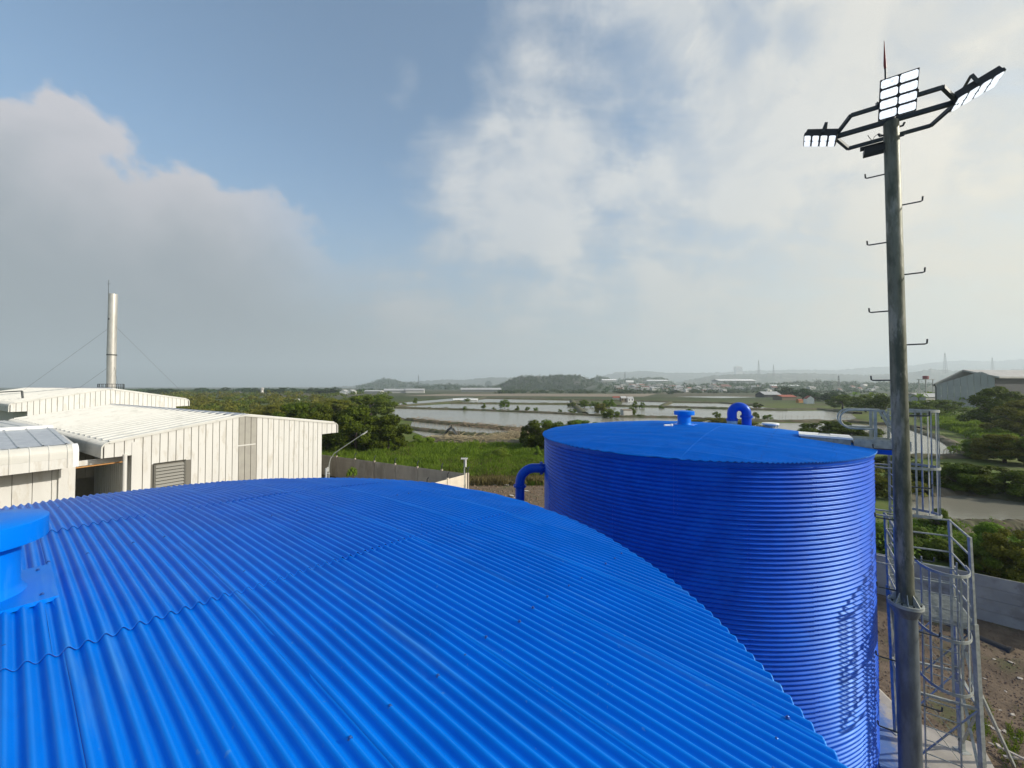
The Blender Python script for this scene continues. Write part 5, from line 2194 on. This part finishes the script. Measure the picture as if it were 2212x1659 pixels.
px_house('dike_hut', 1343, 1363, 900, 884, 'plaster', 'wood', 'small grey concrete hut on the dike beside the thicket', 'hut', None, .15, roofk=.12)
px_house('pond_shack', 1340, 1352, 867.5, 856, 'wood', 'far_roof', 'dark stilt shack in the middle distance beside a white hut', 'hut', None, .1, windows=2)
px_house('pond_shack', 1354, 1367, 867.5, 857, 'white', 'far_roof', 'white hut beside the dark stilt shack', 'hut', None, .1, windows=2)
px_house('pond_shack', 1324, 1338, 864.5, 856, 'plaster', 'tile', 'pale hut half hidden left of the dark stilt shack', 'hut', None, -.2)
px_house('red_roof_house', 1739, 1756, 872, 855, 'white', 'tile', 'small white house with a red roof by the right-hand ponds', 'house', None, 1.25, windows=2)
px_house('red_roof_house', 1678, 1711, 864, 853, 'wood', 'tile', 'low house with a red tiled roof under dark trees', 'house', None, .1)
px_house('white_shed', 1641, 1677, 858, 846, 'ware_shade_tone', 'far_roof', 'open shed with a white roof in front of dark trees', 'shed', None, .05, roofk=.5)
px_house('yellow_shed', 1722, 1732, 870, 862, 'orange', 'tile', 'small ochre shed left of the white red-roofed house', 'shed', None, .1)
px_house('twin_gable_hall', 736, 753, 851.5, 842, 'white', 'far_roof', 'left white gable of the distant pair of halls', 'hall', None, 1.5, roofk=.4)
px_house('twin_gable_hall', 752, 769, 851.5, 842, 'white', 'far_roof', 'right white gable of the distant pair of halls', 'hall', None, 1.5, roofk=.4)
px_house('long_warehouse', 832, 880, 849, 840, 'far_wall', 'far_roof', 'long pale warehouse right of the twin gables', 'warehouse', None, .1, dpk=.4)
px_house('long_warehouse', 878, 916, 849, 839.5, 'far_wall', 'far_roof', 'second pale warehouse right of the twin gables', 'warehouse', None, .15, dpk=.5)
px_house('long_warehouse', 998, 1080, 846, 838, 'far_wall', 'far_roof', 'long white roofed warehouse at the foot of the wooded hill', 'warehouse', None, .08, dpk=.3, roofk=.4)
px_house('long_warehouse', 790, 826, 850, 842.5, 'far_wall', 'far_roof', 'small warehouse left of the long pale pair', 'warehouse', None, -.1, dpk=.5)
px_house('long_warehouse', 600, 628, 849.5, 844, 'far_wall', 'far_roof', 'low grey warehouse between the dark rounded trees', 'warehouse', None, .1, dpk=.5)
px_house('distant_hut', 509, 520, 849, 844, 'plaster', 'far_roof', 'tiny pale hut before the long dark tree row', 'hut', None, .2)
px_house('white_house', 1859, 1885, 843, 834, 'white', 'tile', 'white house with a reddish roof left of the mast in the distance', 'house', None, .3, windows=2)
px_house('field_house', 628, 645, 866, 861, 'plaster', 'far_roof', 'low pale house in the green belt above the mangroves', 'house', None, .2)
c = G(557, 849.5)
root = empty('water_tower', (c.x, c.y, 0))
c = at(566, 851, 440)
root.location = (c.x, c.y, 0)
tag(root, 'slim pale water tower in front of the dark tree row', 'water tower')
b = MB()
b.tube([(0, 0, 0), (0, 0, 5.5)], 1.4, 12)
b.build('shaft', M['plaster'], root)
b = MB()
b.lathe([(1.8, 5.5), (2.0, 7.5), (.1, 8.6)], 12)
b.build('tank', M['far_roof'], root)

c = at(2000, 831, 230)
root = empty('tank_stand', (c.x, c.y, 0))
tag(root, 'red water tank on a stand left of the grey warehouse', 'water tank')
zt = at(2000, 820, 230).z
for (x, y) in ((-2, -2), (2, -2), (2, 2), (-2, 2)):
    b = MB()
    b.bar((x, y, 0), (x, y, zt), .3, .3)
    b.build('leg', M['far_wall'], root)
b = MB()
b.box((-2.8, -2.5, zt), (2.8, 2.5, zt + .25))
b.build('deck', M['far_wall'], root)
b = MB()
b.lathe([(1.3, .3), (1.4, 1.9), (1.2, 2.2), (.1, 2.3)], 14, (0, 0, zt))
b.build('tank', M['red'], root, True)

# big grey warehouse on the right
YL, YR = 175.0, 164.0
A = at(2019, 831, YL)
Bp = at(2149, 815.5, YR)
Ap = at(2079, 802, (YL + YR) / 2 + 4)
root = empty('grey_warehouse', (A.x, A.y, 0))
tag(root, 'large grey gabled warehouse rising above the trees at the right edge', 'warehouse')
o0 = Vector(root.location)
nbw = Vector((Bp.x - A.x, Bp.y - A.y, 0)).normalized()
back = Vector((-nbw.y, nbw.x, 0))
if back.y < 0:
    back = -back
run = (Vector((1, .16, 0))).normalized()
prof = [A, Ap, Bp]

n_pan = 9
for i in range(n_pan):
    t0_, t1_ = i / n_pan, (i + 1) / n_pan

    def tp(t):
        p_ = Vector((A.x + (Bp.x - A.x) * t, A.y + (Bp.y - A.y) * t, 0))
        ta = (Ap.x - A.x) / (Bp.x - A.x)
        z_ = A.z + (Ap.z - A.z) * (t / ta) if t < ta else Ap.z + (Bp.z - Ap.z) * ((t - ta) / (1 - ta))
        return p_, z_
    pa, za = tp(t0_ + .004)
    pb_, zb_ = tp(t1_ - .004)
    b = MB()
    q0, q1 = pa - o0, pb_ - o0
    bk = back * .3
    b.hexa([q0, q1, q1 + bk, q0 + bk, q0 + Vector((0, 0, za - .2)), q1 + Vector((0, 0, zb_ - .2)), q1 + bk + Vector((0, 0, zb_ - .2)), q0 + bk + Vector((0, 0, za - .2))])
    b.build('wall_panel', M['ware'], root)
b = MB()
e = Bp - o0
far_ = run * 60
b.hexa([Vector((e.x, e.y, 0)), Vector((e.x, e.y, 0)) + far_, Vector((e.x, e.y, 0)) + far_ + back * .3, Vector((e.x, e.y, 0)) + back * .3,
        Vector((e.x, e.y, e.z - .3)), Vector((e.x, e.y, e.z - .3)) + far_, Vector((e.x, e.y, e.z - .3)) + far_ + back * .3, Vector((e.x, e.y, e.z - .3)) + back * .3])
b.build('side_wall', M['ware_shade_tone'], root)
for (p_, q_, nm) in ((A, Ap, 'roof_slope'), (Ap, Bp, 'roof_slope')):
    b = MB()
    d = Vector((q_.x - p_.x, q_.y - p_.y, q_.z - p_.z)).normalized()
    p2_ = p_ - o0 - (d * 1.4 if p_ is A else Vector((0, 0, 0))) - back * .8
    q2_ = q_ - o0 + (d * 1.2 if q_ is Bp else Vector((0, 0, 0))) - back * .8
    b.hexa([p2_, q2_, q2_ + far_, p2_ + far_, p2_ + Vector((0, 0, .7)), q2_ + Vector((0, 0, .7)), q2_ + far_ + Vector((0, 0, .7)), p2_ + far_ + Vector((0, 0, .7))])
    b.build(nm, M['ware_roof'], root)
b = MB()
b.tube([A - o0 + Vector((-1.2, -1, .2)), A - o0 + Vector((.1, -.4, -1.2)), A - o0 + Vector((.1, -.4, -A.z))], .18, 8)
b.build('downpipe', M['dark_steel'], root)
px_house('low_roof_shed', 1962, 2024, 872, 850, 'far_wall', 'far_roof', 'low shed roof between the banana grove and the grey warehouse', 'shed', None, .2, roofk=.3)

# ------------------------------------------------------------------ FAR HILLS
def ridge(name, label, crest, Y, m, rough_, depth=.16, nn=260, seed=1):
    r_ = np.random.default_rng(seed)
    us = np.linspace(crest[0][0], crest[-1][0], nn)
    vs = np.interp(us, [c_[0] for c_ in crest], [c_[1] for c_ in crest])
    V = []
    prof = [(-depth, 0.0), (-depth * .66, .38), (-depth * .33, .76), (0, 1.0), (depth * .5, .6), (depth, 0)]
    for i in range(nn):
        c_ = at(us[i], vs[i], Y)
        x, zt_ = c_.x, max(c_.z, 2.0)
        for k_, (dy, h_) in enumerate(prof):
            jz = r_.normal() * rough_ * (1 if 0 < k_ < 5 else 0)
            V.append((x * (1 + dy), Y * (1 + dy), zt_ * h_ + jz - (4 if h_ == 0 else 0)))
    Fc = []
    for i in range(nn - 1):
        for j in range(5):
            a = i * 6 + j
            Fc.append((a, a + 1, a + 7, a + 6))
    o_ = link(name, mesh(name, V, Fc, m, True))
    tag(o_, label, None, None, 'structure')
    return us, vs


M['hill'] = mat('hill_cover', (.035, .055, .022), (.06, .075, .035), .01, rough=.95, c3=(.14, .125, .10), scale3=.02)
M['hill_far'] = mat('far_hill_cover', (.05, .07, .035), (.09, .095, .06), .004, rough=.95, c3=(.22, .20, .17), scale3=.014)
ridge('hills', 'palest hazy ridge on the horizon at the right', [(1180, 838), (1280, 818), (1309, 810), (1334, 804), (1397, 801.5), (1451, 805.5), (1520, 805), (1574, 804), (1643, 800), (1728, 798.7), (1813, 799), (1885, 793), (1969, 790), (2017, 783), (2077, 778), (2140, 781), (2212, 775), (2330, 772)], 5200, M['hill_far'], 4, seed=1)
ridge('hills', 'hazy ridge stretching across the middle of the horizon', [(520, 842), (640, 838), (760, 834), (800, 827), (860, 826), (910, 823), (960, 820), (1000, 821), (1060, 815), (1110, 816), (1170, 812), (1240, 816), (1330, 822)], 4200, M['hill_far'], 3, seed=2)
ridge('hills', 'hazy wooded rise left of centre on the horizon', [(770, 840), (788, 831.5), (810, 824.6), (832, 818), (845, 820), (859, 823), (885, 827), (930, 832), (990, 838)], 2300, M['hill'], 2.5, seed=3)
ridge('hills', 'hazy rise behind the village', [(1420, 836), (1480, 822), (1540, 811), (1600, 808), (1680, 806), (1740, 806), (1800, 808), (1880, 810), (1960, 806), (2010, 797), (2060, 800), (2130, 803), (2212, 796), (2330, 795)], 2900, M['hill_far'], 3, seed=4)
ridge('hills', 'wooded hill in the middle distance', [(1062, 843), (1080, 834), (1099, 822), (1117, 817), (1135, 813.5), (1170, 814), (1205, 812), (1225, 810.5), (1250, 812), (1266, 818), (1290, 828), (1310, 840)], 1250, M['hill'], 2.0, seed=5)
ridge('hills', 'rounded wooded knoll right of the wooded hill', [(1268, 832), (1280, 817), (1296, 813), (1312, 818), (1330, 832)], 1700, M['hill'], 1.5, nn=60, seed=6)
ridge('hills', 'long low wooded rise above the village', [(1315, 838), (1328, 823), (1360, 818), (1400, 816), (1430, 815.5), (1448, 823), (1475, 836)], 1900, M['hill'], 1.6, nn=90, seed=7)
ridge('hills', 'low wooded slope behind the white shed', [(1480, 844), (1520, 832), (1580, 828), (1650, 830), (1700, 826), (1780, 824), (1860, 828), (1930, 826), (2000, 830), (2080, 824), (2212, 826), (2300, 826)], 1000, M['hill'], 1.6, seed=8)
ridge('hills', 'low wooded slope left of the wooded hill', [(890, 846), (930, 836), (960, 832), (1010, 834), (1060, 838), (1100, 845)], 1500, M['hill'], 1.6, nn=90, seed=9)


def hill_trees(crest, Y, n, size, seed):
    r_ = random.Random(seed)
    pts = []
    for i in range(n):
        u = r_.uniform(crest[0][0], crest[-1][0])
        v = np.interp(u, [c_[0] for c_ in crest], [c_[1] for c_ in crest])
        c_ = at(u, v, Y)
        k_ = r_.random() ** 1.3
        dy = -.16 * k_
        hmul = 1 - k_ * .98 if k_ > .66 else 1 - k_ * .72
        hmul = np.interp(k_, [0, .33, .66, 1], [1, .76, .38, 0.0])
        s_ = size * r_.uniform(.6, 1.35)
        pts.append((c_.x * (1 + dy), Y * (1 + dy), max(c_.z * hmul - s_ * .3, -1), s_, s_ * .9))
    return pts


wh = [(1066, 842), (1080, 834), (1099, 823), (1117, 818), (1135, 814.5), (1170, 815), (1205, 813), (1225, 811.5), (1250, 813), (1266, 819), (1290, 828), (1306, 838)]
mass('hill_wood', 'wood covering the middle distance hill', hill_trees(wh, 1250, 520, 15, 1), 'leaf_far', 36, .24)
mass('hill_wood', 'wood covering the rounded knoll', hill_trees([(1270, 830), (1280, 818), (1296, 814), (1312, 819), (1328, 831)], 1700, 120, 18, 2), 'leaf_far', 34, .24)
mass('hill_wood', 'wood covering the long low rise above the village', hill_trees([(1318, 836), (1328, 824), (1360, 819), (1400, 817), (1430, 816.5), (1448, 824), (1472, 836)], 1900, 220, 18, 3), 'leaf_far', 30, .25)
mass('hill_wood', 'wood on the slope behind the white shed', hill_trees([(1480, 843), (1520, 832), (1580, 828), (1650, 830), (1700, 826), (1780, 824), (1860, 828), (1930, 826), (2000, 830), (2080, 824), (2212, 826)], 1000, 620, 11, 4), 'leaf_far', 30, .24)
mass('hill_wood', 'wood on the hazy rise left of centre', hill_trees([(772, 839), (788, 832.5), (810, 825.6), (832, 819), (859, 824), (885, 828), (930, 833), (980, 838)], 2300, 260, 24, 5), 'leaf_far', 26, .26)
mass('hill_wood', 'wood on the slope left of the wooded hill', hill_trees([(892, 845), (930, 836), (960, 832), (1010, 834), (1060, 838), (1098, 844)], 1500, 240, 15, 6), 'leaf_far', 28, .25)

# far village: every house its own object
hv = []
for i, (lab, mw_, mr_) in enumerate((('tiny pale house with a grey roof in the far village', 'far_wall', 'far_dull'), ('tiny pale house with a red roof in the far village', 'far_wall', 'tile_dull'), ('tiny white house with a white roof in the far village', 'plaster', 'far_roof'))):
    src = None
    for k in range((46, 26, 24)[i]):
        u = random.uniform(1330, 1580) if k % 4 else random.uniform(1480, 1990)
        Y = random.uniform(640, 900)
        v = random.uniform(831, 845.5)
        zz = max(0.0, at(u, v, Y).z)
        c = at(u, v, Y)
        wd = random.uniform(5, 10)
        if src is None:
            src = house('village_house', (c.x, c.y), 10, 8, 3.6, 2.2, 0, mw_, mr_, lab, 'house', 'far village ' + ('grey', 'red', 'white')[i] + ' roofs', zz)
            o_ = src
        else:
            o_ = copy_tree(src)
            o_.location = (c.x, c.y, zz)
        s_ = wd / 10
        o_.scale = (s_ * random.uniform(.9, 1.8), s_, s_)
        o_.rotation_euler = (0, 0, random.uniform(-.5, .5))
b = MB()
nx = 40
vv, ff = [], []
for i in range(nx):
    for j in range(10):
        u = 1250 + (2400 - 1250) * i / (nx - 1)
        Y = 600 + 40 * j
        c = at(u, 840, Y)
        zt_ = max(-1.0, (Y - 640) * .042) * (1 if 0 < i < nx - 1 else -.02)
        vv.append((c.x, Y, zt_ - .6))
for i in range(nx - 1):
    for j in range(9):
        a = i * 10 + j
        ff.append((a, a + 10, a + 11, a + 1))
o = link('hillside', mesh('hillside', vv, ff, M['hill'], True))
tag(o, 'gentle slope under the far village', None, None, 'structure')
# set the village houses on that slope
for o_ in list(col.objects):
    if o_.name.startswith('village_house') and o_.parent is None:
        Y = o_.location.y
        o_.location.z = max(0.0, (min(Y, 960) - 640) * .042) + .3
mass('village_trees', 'scattered hazy trees between the village houses', [(at(u, 840, Y).x, Y, max(0, (Y - 640) * .042) - .5, s_, s_ * .85) for u, Y, s_ in [(random.uniform(1290, 2000), random.uniform(630, 940), random.uniform(6, 12)) for _ in range(420)]], 'leaf_far', 30, .24)
for (u0, u1, vb, vt, Y, lab) in ((1544, 1624, 825.5, 819.5, 1150, 'long white roofed factory on the far slope behind the white shed'), (1352, 1368, 827, 822, 1400, 'small white roofed hall at the foot of the knoll'),
                                 (1395, 1440, 824.5, 820.5, 1500, 'pale long hall above the village'), (1300, 1330, 823.5, 819, 1500, 'pale hall left above the village'), (1660, 1720, 836, 831, 900, 'long pale hall in the distance left of the mast')):
    px_house('far_hall', u0, u1, vb, vt, 'far_wall', 'white', lab, 'hall', None, .08, Y=Y, dpk=.35, roofk=.45)
c = at(1594.5, 804, 4600)
root = empty('tower_block', (c.x, c.y, c.z - 30), .1)
tag(root, 'tall hazy apartment block on the horizon', 'building')
b = MB()
b.box((-42, -20, 0), (42, 20, 95))
b.build('slab', M['plaster'], root)
b = MB()
b.box((-30, -12, 95), (18, 12, 103))
b.build('roof_house', M['plaster'], root)
for k in range(6):
    b = MB()
    b.box((-39, -20.6, 34 + k * 10), (39, -20.05, 38 + k * 10))
    b.build('window_band', M['glass'], root)


def lattice(u, vt, vb, Y, label, w0=None):
    a, e = at(u, vb, Y), at(u, vt, Y)
    H = e.z - a.z + 20
    r_ = empty('lattice_mast', (a.x, a.y, a.z - 20))
    tag(r_, label, 'radio mast')
    w0 = H * .06
    tk = H * .008
    for sx, sy in ((-1, -1), (1, -1), (1, 1), (-1, 1)):
        b_ = MB()
        b_.bar((sx * w0, sy * w0, 0), (sx * w0 * .2, sy * w0 * .2, H), tk, tk)
        b_.build('leg', M['dark_steel'], r_)
    b_ = MB()
    for k in range(9):
        z0, z1 = H * k / 9, H * (k + 1) / 9
        ka, kb_ = 1 - .8 * z0 / H, 1 - .8 * z1 / H
        for (p_, q_) in (((-1, -1), (1, -1)), ((1, -1), (1, 1)), ((1, 1), (-1, 1)), ((-1, 1), (-1, -1))):
            b_.bar((p_[0] * w0 * ka, p_[1] * w0 * ka, z0), (q_[0] * w0 * kb_, q_[1] * w0 * kb_, z1), tk * .6, tk * .6)
    b_.build('lattice_bracing', M['dark_steel'], r_)['kind'] = 'stuff'
    b_ = MB()
    b_.tube([(0, 0, H), (0, 0, H * 1.08)], tk * .6, 5)
    b_.build('antenna', M['dark_steel'], r_)


lattice(1639, 779, 803, 2600, 'taller hazy radio mast right of the apartment block')
lattice(1671, 788, 805, 2600, 'shorter hazy radio mast further right of the apartment block')
lattice(904, 811, 832, 1800, 'hazy radio mast on the rise left of centre')
lattice(2042, 763, 800, 2500, 'tall hazy radio mast above the grey warehouse ridge')
lattice(2144, 773, 800, 2500, 'hazy radio mast at the upper right above the warehouse roof')
lattice(1350, 804, 822, 2000, 'small hazy radio mast above the knoll')
lattice(1812, 812, 840, 900, 'dark power pylon left of the mast')
# white net shelter on the third dike
g0 = at(1030, 866.5, 245)
house('net_shelter', (g0.x - 7, g0.y), 15, 3, .9, .6, .06, 'white', 'white', 'long low white shelter on the dike in the middle distance', 'shelter')

# ------------------------------------------------------------------ SMALL THINGS ON THE GROUND
c = G(1086, 1040)
v, f = [], []
for i in range(12):
    for j in range(9):
        x, y = -1.1 + 2.2 * i / 11, -.55 + 1.1 * j / 8
        v.append((x + random.uniform(-.05, .05), y, .05 + .22 * abs(math.sin(i * 1.9 + j * .8)) * random.uniform(.4, 1) * (1 - (abs(x) / 1.2) ** 2)))
for i in range(11):
    for j in range(8):
        a = i * 9 + j
        f.append((a, a + 9, a + 10, a + 1))
o = link('tarpaulin', mesh('tarpaulin', v, f, mat('blue_tarp', (.06, .20, .42), (.25, .36, .45), 4, rough=.5)), None, (c.x, c.y, .05))
tag(o, 'crumpled blue tarpaulin on the soil left of the pipe elbow', 'tarpaulin')


def lump(seed, r):
    q = random.Random(seed)
    b_ = MB()
    b_.lathe([(r * q.uniform(.5, .8), 0), (r * q.uniform(.8, 1), r * .3), (r * q.uniform(.3, .6), r * q.uniform(.45, .7))], 6)
    b_.v = [(x * q.uniform(.6, 1.3), y * q.uniform(.6, 1.3), z * q.uniform(.7, 1.2)) for x, y, z in b_.v]
    return b_.mesh('litter', M['litter'])


lm_ = [lump(i, 1.0) for i in range(4)]
for (u, v_, s_) in ((1064, 1026, .22), (1045, 1039, .2), (1038, 1043, .25), (1070, 1048, .2), (1093, 1048, .3), (1105, 1072, .2), (1120, 1078, .25), (1024, 1033, .2), (1136, 1062, .2)):
    g = G(u, v_)
    o = link('litter_scrap', random.choice(lm_), None, (g.x, g.y, .05))
    o.scale = (s_ * 1.6, s_, s_ * .7)
    o.rotation_euler = (0, 0, random.uniform(0, 6))
    tag(o, 'pale scrap of litter on the bare soil left of the pipe elbow', 'litter', 'litter near the wall corner')
for (u, v_, s_) in ((2183, 1440, .12), (2147, 1432, .08), (2150, 1560, .16), (2205, 1468, .12), (2170, 1565, .10), (2187, 1530, .12), (2135, 1552, .08), (2196, 1580, .1), (2110, 1500, .07), (2128, 1462, .07), (2172, 1486, .06), (2140, 1590, .09), (2160, 1520, .05)):
    g = G(u, v_, .2)
    o = link('litter_scrap', random.choice(lm_), None, (g.x, g.y, yard_z(g.x, g.y)))
    o.scale = (s_ * .75, s_ * .5, s_ * .3)
    o.rotation_euler = (0, 0, random.uniform(0, 6))
    tag(o, 'pale scrap of litter on the soil below the right-hand wall', 'litter', 'litter by the right-hand wall')


def clods(name, label, n, u0, u1, v0, v1, r0, r1):
    base = np.array([(1, 0, 0), (-1, 0, 0), (0, 1, 0), (0, -1, 0), (0, 0, .8), (0, 0, -.5)], float)
    fc = np.array([(0, 2, 4), (2, 1, 4), (1, 3, 4), (3, 0, 4), (2, 0, 5), (1, 2, 5), (3, 1, 5), (0, 3, 5)])
    V, Fs = [], []
    for i in range(n):
        g_ = G(random.uniform(u0, u1), random.uniform(v0, v1), .1)
        r_ = random.uniform(r0, r1) * random.random() ** 1.5 + r0 * .5
        v = base * (r_ * rng.uniform(.6, 1.3, (6, 1)))
        a_ = random.uniform(0, 6.28)
        c_, s_ = math.cos(a_), math.sin(a_)
        x = v[:, 0] * c_ - v[:, 1] * s_ + g_.x
        y = v[:, 0] * s_ + v[:, 1] * c_ + g_.y
        V.append(np.stack([x, y, v[:, 2] + yard_z(g_.x, g_.y)], 1))
        Fs.append(fc + 6 * i)
    o_ = link(name, mesh(name, np.concatenate(V), np.concatenate(Fs), M['clod']))
    tag(o_, label, None, None, 'stuff')


clods('soil_clods', 'rough clods and pebbles on the soil beside the tower', 9000, 1895, 2260, 1330, 1720, .008, .045)
clods('soil_clods', 'rough clods and pebbles on the soil left of the pipe elbow', 1600, 1005, 1190, 1040, 1100, .03, .16)
# dark drain pipe along the wall foot
g0, g1 = G(2090, 1378, .25), G(2186, 1418, .25)
root = empty('drain_pipe', (g0.x, g0.y, .3))
tag(root, 'fat black drain pipe lying along the foot of the right-hand wall', 'pipe')
b = MB()
dd = (g1 - g0)
b.tube([dd * -.5, dd * 1.0], .20, 20)
b.build('barrel', M['black'], root, True)
b = MB()
b.tube([dd * .94, dd * 1.01], .23, 20)
b.build('socket', M['black'], root, True)
# broken pale timber at the bottom right corner
g0 = G(2200, 1640, .15)
root = empty('broken_timber', (g0.x, g0.y, .12))
tag(root, 'broken pale timber pieces in the bottom right corner', 'timber')
for (a, e) in (((-.22, .1, 0), (.35, -.05, .06)), ((-.05, .25, .05), (.05, -.15, .12)), ((0, .4, .02), (-.25, .15, .16))):
    b = MB()
    b.bar(a, e, .06, .035)
    b.build('timber', M['litter'], root)

# ------------------------------------------------------------------ HAZE
b = MB()
b.box((-9500, -700, -2), (9500, 9500, 560))
o = b.build('haze', None)
hm = bpy.data.materials.new('haze_air')
hm.use_nodes = True
t = NT(hm.node_tree)
ho = t.n('ShaderNodeOutputMaterial')
pv = t.n('ShaderNodeVolumePrincipled')
pv.inputs['Color'].default_value = (.80, .895, .96, 1)
pv.inputs['Density'].default_value = .00025
pv.inputs['Anisotropy'].default_value = .2
t.l(pv.outputs[0], ho.inputs['Volume'])
o.data.materials.append(hm)
o['kind'] = 'stuff'
o['label'] = 'thin pale haze in the air'
